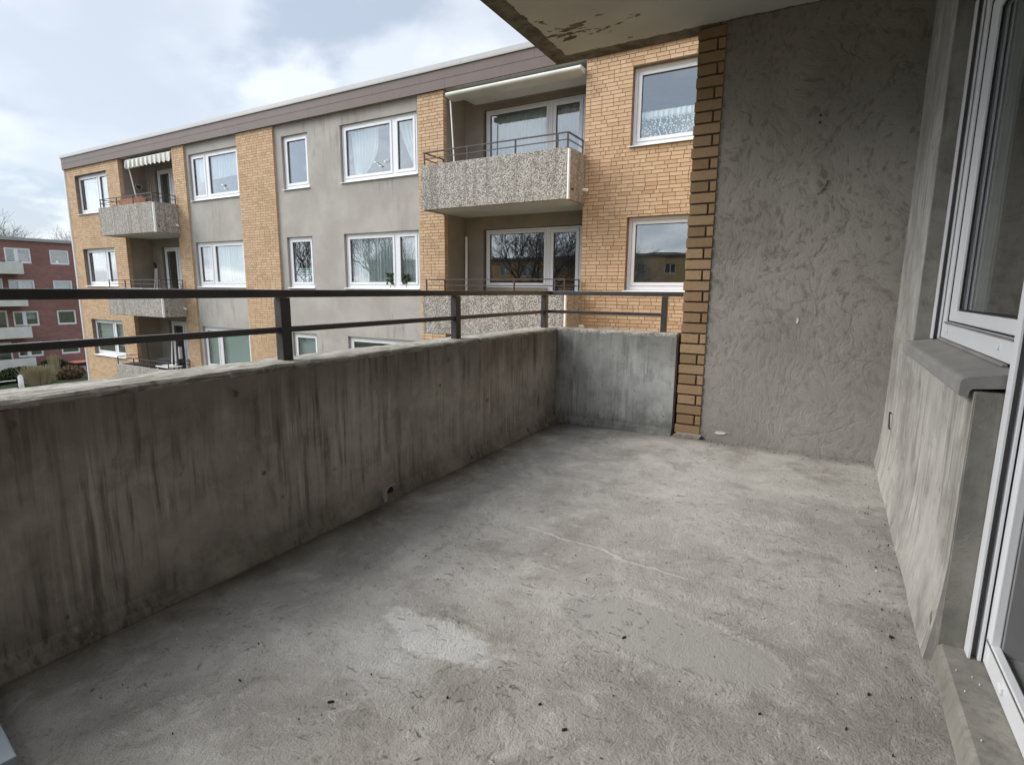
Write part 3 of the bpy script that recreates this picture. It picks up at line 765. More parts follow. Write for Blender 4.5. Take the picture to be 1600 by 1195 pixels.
# ---- balcony door, leaf standing open into the room
t = thing('balcony_door', 'white plastic balcony door standing open beside the low sill wall', 'door', (GX, 1.2, -.905))
guide(t, YB-.006, -.905, HZ-.02, .040)
mb = MB(); ring_x(mb, GX+.001, .436, .55, 1.6585, -.9045, 1.105, .06, .040, .068, .05); fr = mb.build('frame', 'upvc', t, bevel=.003)
mb = MB(); ring_x(mb, .437, .50, .55, 1.6585, -.9045, 1.105, .06, .052, .05, .05); mb.build('rebate', 'upvc_inner', fr)
mb = MB(); mb.box(.4135, .4155, .62, 1.655, -.842, -.8385); mb.build('drip_groove', 'upvc_shade', t)
mb = MB(); mb.box(GX-.006, GX+.002, 1.485, 1.51, -.882, -.864); mb.build('drain_cap', 'upvc', t, bevel=.003)
mb = MB(); mb.box(.501, .53, .60, 1.60, -.90, -.86); mb.build('inner_threshold', 'upvc_shade', t)
leaf = MB()    # leaf hinged at the near jamb, standing open into the room
leaf.box(.51, 1.27, .50, .57, -.83, -.72); leaf.box(.51, 1.27, .50, .57, .96, 1.05)
leaf.box(.51, .60, .50, .57, -.719, .959); leaf.box(1.18, 1.27, .50, .57, -.719, .959)
lf = leaf.build('door_leaf', 'upvc', t, bevel=.003)
mb = MB(); mb.box(.601, 1.179, .53, .536, -.719, .959); mb.build('pane', 'glass_near', lf)
mb = MB(); mb.box(.5005, .535, 1.59, 1.655, -.86, 1.10); mb.build('inner_frame', 'upvc_inner', t, bevel=.003)
mb = MB(); mb.box(.515, .535, 1.575, 1.60, -.80, -.73); mb.tube((.525, 1.57, -.82), (.525, 1.57, -.70), .008, .008, 8); mb.build('hinge', 'rust', t)

# room behind the glass
t = thing('living_room', 'dark empty room behind the balcony window and door', 'room', (2.5, 2, FZ))
mb = MB(); mb.box(.57, 5, -1.5, 4.6, -1.02, -.95); mb.build('room_floor', 'interior_floor', t)
mb = MB(); mb.box(.57, 5, 4.5, 4.6, -.94, 1.6); mb.box(4.9, 5.0, -1.5, 4.49, -.94, 1.6); mb.box(.57, 4.89, -1.6, -1.5, -.94, 1.6); mb.box(.561, .60, 3.2, 4.49, -.94, 1.6)
mb.build('room_walls', 'interior', t)
mb = MB(); mb.box(.57, 5, -1.5, 4.6, 1.605, 1.7); mb.build('room_ceiling', 'interior', t)

def curtain(name, label, x0, x1, z0, z1, y, folds, amp, mat='curtain', z0b=None, pinch=None, hem=None, group=None, axis='x', seed=0, cat='curtain'):
    """hanging cloth with real folds; pinch(t) returns the x-range at height fraction t"""
    mb = MB(); nxx = max(24, int(folds*8)); nz = 14; rr = random.Random(seed+5)
    ph = [rr.uniform(0, 6.28) for _ in range(3)]
    for j in range(nz+1):
        t = j/nz
        a, b = (x0, x1) if pinch is None else pinch(t)
        for i in range(nxx+1):
            s_ = i/nxx; zb = z0+(z0b-z0)*s_ if z0b is not None else z0
            if hem: zb += hem*math.sin(s_*folds*3.1)**2
            z = z1+(zb-z1)*t; x = a+(b-a)*s_
            dy = amp*(math.sin(s_*folds*6.283+ph[0])+.45*math.sin(s_*folds*2.17*6.283+ph[1])+.3*math.sin(s_*folds*.37*6.283+ph[2]))
            mb.v.append((x, y+dy, z) if axis == 'x' else (y+dy, x, z))
    for j in range(nz):
        for i in range(nxx):
            a = j*(nxx+1)+i; mb.f.append((a, a+nxx+1, a+nxx+2, a+1)); mb.t.append(0)
    o = mb.build(name, mat, smooth=True); tag(o, label, cat, group); return o
curtain('curtain', 'folded grey curtain bunched behind the left edge of the balcony window glass', 2.47, 2.875, -.16, 1.09, .480, 6, .006, 'curtain_dim', axis='y')

# hook, board and crumbs
mb = MB(); mb.path([(.327, 3.30, -.60), (.318, 3.27, -.592), (.316, 3.245, -.605), (.320, 3.245, -.66), (.326, 3.262, -.675)], .0035, 8)
tag(mb.build('wall_hook', 'rust'), 'thin rusty wire hook low on the window wall near the far corner', 'hook')
mb = MB(); mb.prism([(-1.72, .385), (-1.315, .335), (-1.33, .10), (-1.72, .10)], 2, -.938, -.918)
tag(mb.build('floor_board', 'tarp', recalc=True, bevel=.003), 'corner of a pale blue-grey board lying on the balcony floor at bottom left', 'board')
mb = MB(); r3 = random.Random(11)
def crumb(x, y, s):
    z = FZ-.012*max(0, (-x-.6)/1.1)-.004; a = r3.uniform(0, 3.14); n = r3.choice([4, 5, 6]); e = r3.uniform(.35, .9); pts = []
    for i in range(n):
        q = 2*math.pi*i/n; rr = s*r3.uniform(.35, .95); u, v = rr*math.cos(q), rr*e*.6*math.sin(q)
        pts.append((x+u*math.cos(a)-v*math.sin(a), y+u*math.sin(a)+v*math.cos(a)))
    mb.prism(pts, 2, z-.004, z+r3.uniform(.001, .0025))
for _ in range(230):
    x = r3.uniform(-1.62, .30); y = r3.uniform(.45, 3.58); crumb(x, y, r3.choice([.001, .0013, .0013, .002, .003]))
for _ in range(60): crumb(r3.uniform(.20, .30), r3.uniform(1.2, 3.58), r3.uniform(.0015, .005))
for _ in range(60): crumb(r3.uniform(-.6, .30), r3.uniform(3.50, 3.62), r3.uniform(.003, .008))
for x, y, s in ((-.41, 1.36, .010), (-.93, .78, .012), (-.70, .93, .008), (-.50, 1.02, .008), (-.05, 1.25, .008), (.17, 1.45, .010), (-1.05, 1.35, .007), (-.62, 1.6, .008), (-1.18, .72, .010), (.12, 1.3, .009), (-.42, .98, .010), (.24, 1.75, .011)): crumb(x, y, s)
o = mb.build('debris', 'debris', recalc=True); o['kind'] = 'stuff'
mb = MB(); r3.seed(5)
def flake(x, y, s):
    z = FZ-.012*max(0, (-x-.6)/1.1)-.004
    mb.prism([(x-s, y), (x, y-s*.6), (x+s*.9, y+s*.1), (x, y+s*.7)], 2, z-.003, z+.003)
for _ in range(26): flake(r3.uniform(-1.5, .3), r3.uniform(.6, 3.5), r3.uniform(.0015, .0035))
flake(-1.52, 2.55, .009)
for _ in range(5):
    x, y, s = r3.uniform(.35, .40), r3.uniform(1.2, 1.6), .0014; mb.prism([(x-s, y), (x, y-s), (x+s, y), (x, y+s)], 2, -.907, -.902)
o = mb.build('plaster_crumbs', 'spot_white', recalc=True); o['kind'] = 'stuff'

# ================================================================== OPPOSITE APARTMENT BLOCK
YF = 10.855; YP = 10.918; YW = 10.98; YBK = 11.75; CH = .0735
ROWS = [0, -2.75, -5.5, -7.0]
ST = 2.75
bld = thing('apartment_building', 'three-storey yellow brick and grey rendered apartment block with flat brown-edged roof across the yard', 'building', (-13.6, YF, GZ))
ZR = 4.485
holesA, holesE, holesP1, holesP2 = [], [], [], []
for k in range(3):
    o_ = -ST*k
    holesA.append((-25.90, -23.47, 2.74+o_, 4.18+o_)); holesE.append((-3.61, -2.28, 2.74+o_, 4.18+o_))
    holesP1.append((-18.35, -15.80, 2.74+o_, 4.18+o_))
    holesP2.append((-13.81, -12.73, 2.74+o_, 4.18+o_)); holesP2.append((-11.50, -8.92, 2.74+o_, 4.18+o_))
# brick fields: each a mortar bed with bricks laid on it, one by one
fy = lambda u, d, z: (u, YF+.009-d, z)
def pier(x0, x1, holes, ret_l, ret_r, seed, name='brick_wall'):
    mb = MB(); wall(mb, x0+.004, x1-.004, GZ, ZR+.02, YF+.009, YF+.25 if ret_r is None else YW+.003, holes)
    mo = mb.build('mortar', 'mortar', bld)
    mb = MB(); rr = random.Random(seed); bricks(mb, x0, x1, ZR-CH*168, ZR, fy, CH, rr, holes)
    if ret_r is not None and ret_r > 0:
        f = lambda u, d, z: (x1-.005+d*.6, u, z)
        bricks(mb, YF+.0095, YF+.0095+ret_r, ZR-CH*168, ZR, f, CH, rr, L=ret_r, H=ret_r)
    if ret_l:
        f = lambda u, d, z: (x0+.005-d*.6, u, z)
        bricks(mb, YF+.0095, YF+.0095+ret_l, ZR-CH*168, ZR, f, CH, rr, L=ret_l, H=ret_l)
    mb.build(name, 'brick', bld)
pier(-26.60, -22.59, holesA, 0, .125, 1)
pier(-19.17, -18.50, [], .125, .06, 2)
pier(-15.75, -14.10, [], .06, .06, 3)
pier(-8.84, -8.09, [], .06, .125, 4)
pier(-4.56, -.83, holesE, .125, None, 5)
mb = MB(); wall(mb, -18.52, -15.73, GZ, ZR+.02, YP, YP+.22, holesP1); mb.build('rendered_wall', 'render', bld)
mb = MB(); wall(mb, -14.12, -8.82, GZ, ZR+.02, YP, YP+.22, holesP2); mb.build('rendered_wall', 'render', bld)
# recess side and back walls
def recess(x0, x1, opening):
    mb = MB()
    hs = []
    for k in range(3):
        o_ = -ST*k
        for (a, b, c, d) in opening: hs.append((a, b, c+o_, d+o_))
    wall(mb, x0-.1, x1+.1, GZ, ZR+.02, YBK, YBK+.25, hs)
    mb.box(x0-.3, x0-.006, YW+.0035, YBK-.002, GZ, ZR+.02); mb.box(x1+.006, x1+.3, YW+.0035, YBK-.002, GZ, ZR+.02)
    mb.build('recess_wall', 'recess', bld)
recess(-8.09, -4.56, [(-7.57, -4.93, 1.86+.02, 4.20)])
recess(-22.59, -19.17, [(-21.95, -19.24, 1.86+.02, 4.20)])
# body behind: floors, back wall, roof
mb = MB()
for k in range(5):
    z = 4.52-ST*k if k < 4 else GZ
    mb.box(-26.4, -.9, YP+.24, YBK-.01, z, z+.02) if False else None
for k in range(4):
    z = 1.62-ST*k+0.0
    mb.box(-26.5, -22.75, YF+.26, 17, z, z+.16); mb.box(-19.0, -8.25, YP+.25, 17, z, z+.16); mb.box(-4.40, -.9, YF+.26, 17, z, z+.16)
    mb.box(-22.7, -19.06, YBK+.26, 17, z, z+.16); mb.box(-8.2, -4.46, YBK+.26, 17, z, z+.16)
mb.box(-26.5, -.9, 17, 17.2, GZ, ZR)
for x in (-22.75, -19.15, -15.0, -12.3, -8.3, -4.5): mb.box(x, x+.10, 12.05, 16.98, GZ, ZR)
mb.build('inner_floors', 'interior', bld)
mb = MB(); mb.box(-26.60, -26.45, YF+.26, 17.3, GZ, ZR); mb.build('gable_wall', 'wing_brick', bld)
mb = MB(); mb.box(-26.62, -.5, YF+.0, 17.4, ZR+.025, ZR+.3); mb.build('roof_slab', 'soffit', bld)
mb = MB(); mb.box(-26.5, -.5, YF+.12, 17.3, 4.93, 4.96); mb.build('roof_deck', 'roofing', bld)
# fascia: two courses of brown sheet with joints, pale flashing on top
mb = MB(); rr = random.Random(4)
for (z0, z1, off) in ((4.487, 4.692, .7), (4.700, 4.900, 0.)):
    x = -26.70+off if off else -26.70
    if off: mb.box(-26.70, x-.003, 10.80, 10.828, z0, z1)
    while x < -.5:
        e = min(x+1.5, -.5); mb.box(x, e-.003, 10.80, 10.828, z0, z1); x = e
mb.box(-26.70, -26.67, 10.829, 17.4, 4.487, 4.90)
mb.build('roof_fascia', 'fascia', bld)
mb = MB(); mb.box(-26.69, -.5, 10.809, 10.85, 4.49, 4.92); mb.build('fascia_backing', 'fascia_dark', bld)
mb = MB(); x = -26.75
while x < -.5:
    e = min(x+2.4, -.5)
    mb.prism([(10.775, 4.905), (10.775, 4.935), (10.79, 5.03), (10.90, 5.045), (11.0, 4.97), (11.0, 4.905)], 0, x, e-.004); x = e
mb.build('roof_flashing', 'roofcap', bld, recalc=True)
mb = MB(); mb.tube((-26.66, 10.86, GZ), (-26.66, 10.86, 4.48), .045, .045, 10); mb.build('downpipe', 'white_metal', bld)

def window(parent, x0, x1, z0, z1, y, panes, wf=.07, sash=.07, sill=None, bottom=.075, sillmat='white_metal', glass='glass', nosash=()):
    """frame set at y; panes = x-ranges of the casements between mullions"""
    mb = MB(); d = .075
    mb.box(x0, x0+wf, y, y+d, z0, z1); mb.box(x1-wf, x1, y, y+d, z0, z1)
    mb.box(x0+wf, x1-wf, y, y+d, z0, z0+bottom); mb.box(x0+wf, x1-wf, y, y+d, z1-wf, z1)
    prev = None
    for (a, b) in panes:
        if prev is not None: mb.box(prev, a, y+.001, y+d-.001, z0+bottom, z1-wf)
        prev = b
    fr = mb.build('window', 'upvc', parent, bevel=.004)
    for i, (a, b) in enumerate(panes):
        s_ = 0.012 if i in nosash else sash
        sm = MB(); za, zb = z0+bottom, z1-wf; yy = y-.012 if i not in nosash else y+.01; g = .004
        sm.box(a+g, a+s_, yy, y+d-.01, za+g, zb-g); sm.box(b-s_, b-g, yy, y+d-.01, za+g, zb-g)
        sm.box(a+s_, b-s_, yy, y+d-.01, za+g, za+s_); sm.box(a+s_, b-s_, yy, y+d-.01, zb-s_, zb-g)
        sm.build('sash', 'upvc', fr, bevel=.004)
        sm = MB(); sm.box(a+s_-.006, a+s_+.007, y+.012, y+.03, za+s_, zb-s_); sm.box(b-s_-.007, b-s_+.006, y+.012, y+.03, za+s_, zb-s_)
        sm.box(a+s_+.007, b-s_-.007, y+.012, y+.03, zb-s_-.009, zb-s_+.006); sm.box(a+s_+.007, b-s_-.007, y+.012, y+.03, za+s_-.006, za+s_+.006)
        sm.build('gasket', 'gasket', fr)
        pm = MB(); pm.box(a+s_-.004, b-s_+.004, y+.031, y+.038, za+s_-.004, zb-s_+.004); pm.build('pane', glass, fr)
    if sill is not None:
        sm = MB(); sm.prism([(y-.001, z0-.004), (sill, z0-.022), (sill, z0-.036), (sill+.012, z0-.036), (sill+.02, z0-.028), (y-.001, z0-.02)], 0, x0-.035, x1+.035)
        sm.build('window_sill', sillmat, fr, recalc=True)
    return fr
SP, SB = YP-.045, YF-.045
for k in range(3):
    o_ = -ST*k
    z0, z1 = 2.765+o_, 4.178+o_
    window(bld, -25.885, -23.485, z0, z1, YW, [(-25.815, -24.40), (-24.30, -23.555)], sill=SB)
    window(bld, -18.335, -15.83, z0, z1, YW+.005, [(-18.265, -17.55), (-17.44, -15.90)], sill=SP)
    window(bld, -13.795, -12.75, z0, z1, YW+.005, [(-13.72, -12.82)], sill=SP)
    window(bld, -11.485, -8.95, z0, z1, YW+.005, [(-11.41, -9.76), (-9.65, -9.02)], sill=SP)
    window(bld, -3.605, -2.29, z0, z1, YW, [(-3.53, -2.36)], sill=SB)
# balcony doors and fixed lights at the back of the recesses
def back_glazing(xa, xm0, xm1, xb, o_, mirror=False):
    y = YBK+.05
    if not mirror:
        wf = window(bld, xa, xm0, 2.80+o_, 4.185+o_, y, [(xa+.05, xm0-.04)], wf=.05, sash=.06, nosash=(), bottom=.05)
        window(bld, xm0+.002, xb, 1.885+o_, 4.185+o_, y, [(xm1, xb-.05)], wf=.05, sash=.085, bottom=.05)
        mb = MB(); mb.box(xa, xm0, y-.03, y+.08, 1.885+o_, 2.798+o_); mb.build('spandrel', 'recess', bld)
    else:
        window(bld, xa, xm0, 1.885+o_, 4.185+o_, y, [(xa+.06, xm0-.06)], wf=.05, sash=.10, bottom=.05)
        window(bld, xm0+.002, xb, 2.80+o_, 4.185+o_, y, [(xm1, xb-.05)], wf=.05, sash=.06, bottom=.05)
        mb = MB(); mb.box(xm0+.002, xb, y-.03, y+.08, 1.885+o_, 2.798+o_); mb.build('spandrel', 'recess', bld)
for k in range(3):
    o_ = -ST*k
    back_glazing(-7.51, -5.80, -5.74, -4.96, o_)
    back_glazing(-21.86, -20.95, -20.90, -19.28, o_, True)

def far_balcony(x0, x1, rx0, rx1, o_, posts, spout=True):
    yf = 10.05; zb, zt = 1.735+o_, 2.685+o_
    mb = MB(); mb.box(x0, x1-.055, yf, yf+.09, zb, zt); mb.box(x0, x0+.09, yf+.0905, YF-.002, zb, zt)
    par = mb.build('balcony', 'aggregate', bld, bevel=.006)
    mb = MB(); mb.box(x1-.09, x1, yf+.07, YF-.002, zb, zt); mb.build('side_panel', 'aggregate', par, bevel=.006)
    mb = MB(); mb.box(x1-.05, x1-.012, yf+.005, yf+.068, zb-.002, zt-.03); mb.build('corner_strip', 'white_metal', par, bevel=.004)
    mb = MB(); mb.box(x0+.092, x1-.092, yf+.092, YF+.009, zb+.02, zb+.16); mb.box(rx0-.01, rx1+.01, YF+.0095, YBK-.003, zb+.02, zb+.16); mb.build('floor_slab', 'soffit', par)
    mb = MB(); zt2 = zt+.285; r = .016
    ry = yf+.045
    mb.box(x0+.05, x1-.04, ry-r, ry+r, zt2-.022, zt2)
    mb.box(x0+.05, x0+.05+2*r, ry+r+.0005, YF-.02, zt2-.022, zt2); mb.box(x1-.04-2*r, x1-.04, ry+r+.0005, YF-.02, zt2-.022, zt2)
    mb.box(x0+.06, x1-.05, ry-.008, ry+.008, zt2-.15, zt2-.132)
    mb.box(x0+.058, x0+.074, ry+.0085, YF-.02, zt2-.15, zt2-.132); mb.box(x1-.064, x1-.048, ry+.0085, YF-.02, zt2-.15, zt2-.132)
    ra = mb.build('railing', 'rail_far', par)
    for p in posts:
        mb = MB(); mb.box(p-.013, p+.013, ry-.014, ry+.014, zt-.01, zt2-.0225); mb.build('post', 'rail_far', par)
    for p in (x0+.066, x1-.056):
        mb = MB(); mb.box(p-.013, p+.013, YF-.06, YF-.034, zt-.01, zt2-.0225); mb.build('post', 'rail_far', par)
    if spout:
        mb = MB(); mb.tube((x1-.02, YF-.10, zb+.27), (x1+.10, YF-.10, zb+.255), .032, .032, 10); mb.build('drain_spout', 'white_metal', par)
        mb = MB(); mb.tube((x1-.02, yf+.13, zb+.20), (x1+.035, yf+.13, zb+.19), .024, .024, 8); mb.build('drain_spout', 'rust', par)
for k in range(3):
    far_balcony(-8.13, -4.52, -8.09, -4.56, -ST*k, (-8.05, -6.90, -5.735, -4.80, -4.585))
    far_balcony(-22.52, -19.05, -22.59, -19.17, -ST*k, (-22.43, -21.34, -20.28, -19.12))

# ------------------------------------------------------------------ curtains and things seen behind the glass
YC = YW+.11
curtain('curtain', 'pale full-length curtain in the top left corner window of the far block', -25.45, -23.6, 2.8, 4.1, YC, 11, .018)
curtain('net_curtain', 'short net curtain with sloping hem in the top window left of the broad brick pier', -18.0, -15.9, 3.33, 4.12, YC, 15, .022, z0b=3.42)
curtain('curtain', 'long grey pleated curtain in the middle storey window left of the broad brick pier', -17.9, -15.9, .0, 1.36, YC, 15, .03, 'curtain')
curtain('curtain', 'wide vertical pleated curtain in the large middle storey window', -11.25, -9.0, .02, 1.36, YC, 20, .035)
curtain('tied_curtain', 'white drape gathered to the left in the large top storey window', -11.3, -10.3, 2.82, 4.05, YC, 8, .03,
        pinch=lambda t: (-11.22+.12*t, -10.30-.75*t*t*t+.05*t))
curtain('tied_curtain', 'white drape sweeping to the right in the large top storey window', -9.6, -9.0, 2.82, 4.05, YC, 5, .03,
        pinch=lambda t: (-9.58+.55*t**1.4, -8.85))
curtain('lace_curtain', 'half-height lace cafe curtain in the top window nearest the brick pier', -3.5, -2.35, 2.86, 3.40, YC-.02, 11, .012, 'lace', hem=.015)
curtain('curtain', 'long sheer curtain behind the top balcony window nearest the viewer', -7.42, -5.86, 1.9, 4.06, YBK+.22, 16, .022)
curtain('curtain', 'long sheer curtain behind the top balcony door nearest the viewer', -5.68, -5.02, 1.9, 4.06, YBK+.22, 8, .022)
curtain('curtain', 'dim curtain behind the top balcony door of the left-hand balcony', -21.5, -21.1, 1.9, 4.0, YBK+.22, 4, .02, 'curtain_dim')
def blind(label, x0, x1, z0, z1, y, n):
    mb = MB(); h = (z1-z0)/n
    for i in range(n):
        z = z0+i*h; s_ = .012 if i % 2 else -.012
        mb.v += [(x0, y+s_, z), (x1, y+s_, z), (x1, y-s_, z+h), (x0, y-s_, z+h)]; q = len(mb.v)-4; mb.f.append((q, q+1, q+2, q+3)); mb.t.append(0)
    mb.box(x0, x1, y-.015, y+.015, z1+.001, z1+.025)
    return tag(mb.build('window_blind', 'blind'), label, 'blind')
blind('pleated pale green blind over the lower half of the narrow middle storey window', -13.70, -12.84, .05, .53, YW+.09, 14)
blind('slatted pale blind in the lowest visible window of the left brick bay', -25.75, -23.6, -2.35, -1.42, YC, 20)
blind('pale green roller blind in the lowest visible window left of the broad brick pier', -18.22, -15.92, -2.7, -1.50, YW+.09, 2)
blind('pale blue-green blind in the lowest visible narrow window', -13.70, -12.84, -2.7, -1.45, YW+.09, 2)
# ornaments
def orn(name, label, cat, pts, mat):
    mb = MB()
    for (x, z, r) in pts: mb.tube((x, YC-.12, z-r*.5), (x, YC-.12, z+r*.5), r, r*.5, 8)
    return tag(mb.build(name, mat), label, cat)
orn('flower_ornament', 'white blossom ornament hanging in the top window left of the broad brick pier', 'ornament', [(-16.72, 3.13, .045), (-16.62, 3.02, .03), (-16.70, 3.06, .012)], 'white_metal')
orn('orchid', 'white orchid blossoms behind the glass of the large top storey window', 'plant', [(-10.33, 3.16, .03), (-10.25, 3.12, .025), (-10.17, 3.06, .03), (-10.0, 3.15, .025), (-9.93, 3.17, .02), (-10.15, 2.95, .01)], 'white_metal')
def sprig(name, label, x0, z0, s, seed):
    mb = MB(); rr = random.Random(seed)
    for _ in range(26):
        x = x0+rr.uniform(-s, s)*.8; z = z0+rr.uniform(0, 1)*s*2; r = rr.uniform(.02, .045)
        q = [(x+r*math.cos(a)*1.2, z+r*math.sin(a)) for a in (0, 1, 2, 3, 4, 5)]
        mb.prism(q, 1, YC-.1+rr.uniform(-.05, .03), YC-.09+rr.uniform(-.05, .03))
    mb.tube((x0, YC-.1, z0-.1), (x0, YC-.1, z0+s), .012, .008, 6)
    return tag(mb.build(name, 'leaf_dark', recalc=True), label, 'plant')
sprig('potted_plant', 'dark leafy plant on the sill behind the large middle storey window, left of the mullion', -9.95, .12, .13, 2)
sprig('potted_plant', 'dark leafy plant behind the narrow right casement of the large middle storey window', -9.42, .14, .10, 3)

# awnings
t = thing('awning', 'closed white awning cassette under the roof edge above the near top balcony', 'awning', (-6.2, 10.75, 4.3))
mb = MB(); pr = []
for i in range(13):
    a = math.pi*(.5+i/12.)
    pr.append((10.68+.048*math.cos(a), 4.283+.048*math.sin(a)))
pr += [(10.95, 4.215), (10.97, 4.24), (10.95, 4.33)]
mb.prism(pr, 0, -7.86, -4.60); mb.build('cassette', 'cream', t, recalc=True)
mb = MB(); mb.box(-7.7, -4.7, 10.955, 11.6, 4.30, 4.335); mb.build('cover_board', 'soffit', t)
mb = MB(); mb.tube((-7.84, 10.80, 4.20), (-7.80, 10.90, 2.6), .016, .016, 8); mb.build('crank_rod', 'white_metal', t)
t = thing('awning', 'small striped awning with scalloped valance over the left-hand top balcony', 'awning', (-20.8, 10.85, 4.2))
mb = MB(); n = 90; xa, xb = -22.1, -19.22
for i in range(n+1):
    x = xa+(xb-xa)*i/n; s_ = abs(math.sin((x-xa)*math.pi/.26)); w_ = .012*math.sin(x*22)
    mb.v += [(x, 10.86, 4.365), (x, 10.85+w_*.3, 4.30), (x, 10.845+w_, 4.215), (x, 10.845+w_*1.3, 4.135-.055*s_)]
for i in range(n):
    for q in range(3):
        a = i*4+q; mb.f.append((a, a+4, a+5, a+1)); mb.t.append(0)
mb.build('valance', 'stripe', t)
mb = MB(); mb.box(xa, xb, 10.861, 10.92, 4.355, 4.385); mb.build('front_bar', 'white_metal', t, bevel=.004)
mb = MB(); mb.quad((xa, 10.93, 4.37), (xb, 10.93, 4.37), (xb, 11.7, 4.46), (xa, 11.7, 4.46)); mb.quad((xa, 11.7, 4.45), (xb, 11.7, 4.45), (xb, 10.93, 4.36), (xa, 10.93, 4.36)); mb.build('cloth', 'stripe', t)
mb = MB(); mb.tube((-22.1, 10.95, 4.3), (-22.05, 11.2, 2.5), .022, .022, 8); mb.build('support_rod', 'white_metal', t)

# things on the far balconies
t = thing('planter_box', 'salmon pink planter box hung inside the rail of the left-hand top balcony', 'planter', (-20.8, 10.25, 2.72))
mb = MB(); mb.prism([(10.18, 2.72), (10.34, 2.72), (10.38, 2.88), (10.14, 2.88)], 0, -21.35, -20.05); mb.build('box', 'terracotta', t, recalc=True, bevel=.006)
mb = MB(); rr = random.Random(8)
for _ in range(70):
    x, y, z = rr.uniform(-21.3, -20.1), rr.uniform(10.17, 10.35), 2.88+rr.uniform(0, .05); s_ = .03
    mb.quad((x, y, z), (x+s_, y+.01, z+.02), (x+s_*.8, y+.02, z+.05), (x-.01, y, z+.03), rr.random())
mb.build('plants', 'leaf_brown', t)
t = thing('wicker_heart', 'wicker heart ornament on the side wall of the left-hand top balcony recess', 'ornament', (-22.5, 11.45, 3.58))
mb = MB(); pts = []
for i in range(25):
    a = 2*math.pi*i/24; pts.append((-22.50, 11.45+.0095*16*math.sin(a)**3*.75, 3.60+.0095*(13*math.cos(a)-5*math.cos(2*a)-2*math.cos(3*a)-math.cos(4*a))))
mb.path(pts, .02, 6); mb.build('ring', 'heart', t)
mb = MB(); mb.tube((-22.53, 11.45, 3.60), (-22.49, 11.45, 3.60), .075, .06, 9); mb.build('core', 'wood_dark', t)
mb = MB(); mb.path([(-22.4, YBK-.02, 3.3), (-22.38, YBK-.02, 3.75), (-22.28, YBK-.02, 3.86), (-22.2, YBK-.02, 3.72), (-22.27, YBK-.02, 3.5), (-22.3, YBK-.02, 3.3)], .02, 6)
tag(mb.build('wall_ornament', 'heart'), 'looped wire ornament on the back wall beside the left-hand top balcony door', 'ornament')
mb = MB(); mb.tube((-8.02, YBK-.10, -.95), (-8.04, YBK-.05, 1.25), .035, .035, 10); mb.tube((-8.04, YBK-.05, 1.251), (-8.04, YBK-.05, 1.30), .045, .03, 10)
tag(mb.build('parasol_pole', 'white_metal'), 'white pole leaning in the corner of the near middle balcony', 'pole')
t = thing('step_ladder', 'small folded step ladder on the middle balcony of the left-hand stack', 'ladder', (-22.2, 11.5, -.95))
for x in (-22.32, -22.08):
    mb = MB(); mb.tube((x, 11.45, -.95), (-22.2+(x+22.2)*.4, 11.62, .66), .018, .018, 6); mb.build('side_rail', 'white_metal', t)
mb = MB(); [mb.box(-22.31+.02*i, -22.09-.02*i, 11.46+.03*i, 11.54+.03*i, -.7+.3*i, -.68+.3*i) for i in range(4)]; mb.build('step', 'white_metal', t)
mb = MB(); mb.tube((-22.42, 11.66, -.95), (-22.40, 11.70, .72), .014, .014, 6); mb.tube((-22.40, 11.70, .72), (-22.42, 11.68, .88), .05, .03, 8)
tag(mb.build('broom', 'wood_dark'), 'dark broom leaning in the recess of the middle left-hand balcony', 'broom')
# lowest visible balcony of the left stack: armchair, table, closed parasol
t = thing('garden_chair', 'black garden armchair on the lowest visible left-hand balcony', 'chair', (-21.3, 11.0, -3.65))
mb = MB(); mb.prism([(-21.95, -3.1), (-20.85, -3.1), (-20.78, -2.75), (-20.95, -2.62), (-21.85, -2.68), (-21.95, -2.76)], 1, 11.15, 11.24); mb.build('backrest', 'dark_plastic', t, recalc=True, bevel=.02)
mb = MB(); mb.box(-21.9, -20.85, 10.65, 11.15, -3.22, -3.12); mb.build('seat', 'dark_plastic', t, bevel=.02)
for (x, y) in ((-21.85, 10.7), (-20.9, 10.7), (-21.85, 11.15), (-20.9, 11.15)):
    mb = MB(); mb.tube((x, y, -3.66), (x, y, -3.2), .025, .025, 8); mb.build('leg', 'dark_plastic', t)
t = thing('garden_table', 'small white-topped table behind the rail of the lowest visible left-hand balcony', 'table', (-20.3, 10.75, -3.65))
mb = MB(); mb.box(-20.75, -19.9, 10.5, 11.0, -2.84, -2.81); mb.build('tabletop', 'white_metal', t, bevel=.01)
for (x, y) in ((-20.7, 10.55), (-19.95, 10.55), (-20.7, 10.95), (-19.95, 10.95)):
    mb = MB(); mb.tube((x, y, -3.66), (x, y, -2.84), .018, .018, 6); mb.build('leg', 'white_metal', t)
for q, (lab, x0_, x1_) in enumerate((('left of two thin white poles standing on the lowest visible left-hand balcony', -20.45, -20.62), ('right of two thin white poles standing on the lowest visible left-hand balcony', -20.24, -20.36))):
    mb = MB(); mb.tube((x0_, 11.0, -1.95), (x1_, 10.95, -3.66), .022, .022, 8)
    tag(mb.build('parasol_pole', 'white_metal'), lab, 'pole')
mb = MB(); mb.tube((-22.2, 11.0, -2.0), (-22.1, 11.0, -3.66), .02, .02, 6)
tag(mb.build('broom', 'wood_dark'), 'dark stick leaning at the brick corner of the lowest visible left-hand balcony', 'broom')
mb = MB(); mb.box(-21.29, -21.19, 11.64, 11.74, -2.72, -2.26)
tag(mb.build('wall_thermometer', 'white_metal', bevel=.01), 'slim white panel on the back wall of the lowest visible left-hand balcony', 'panel')

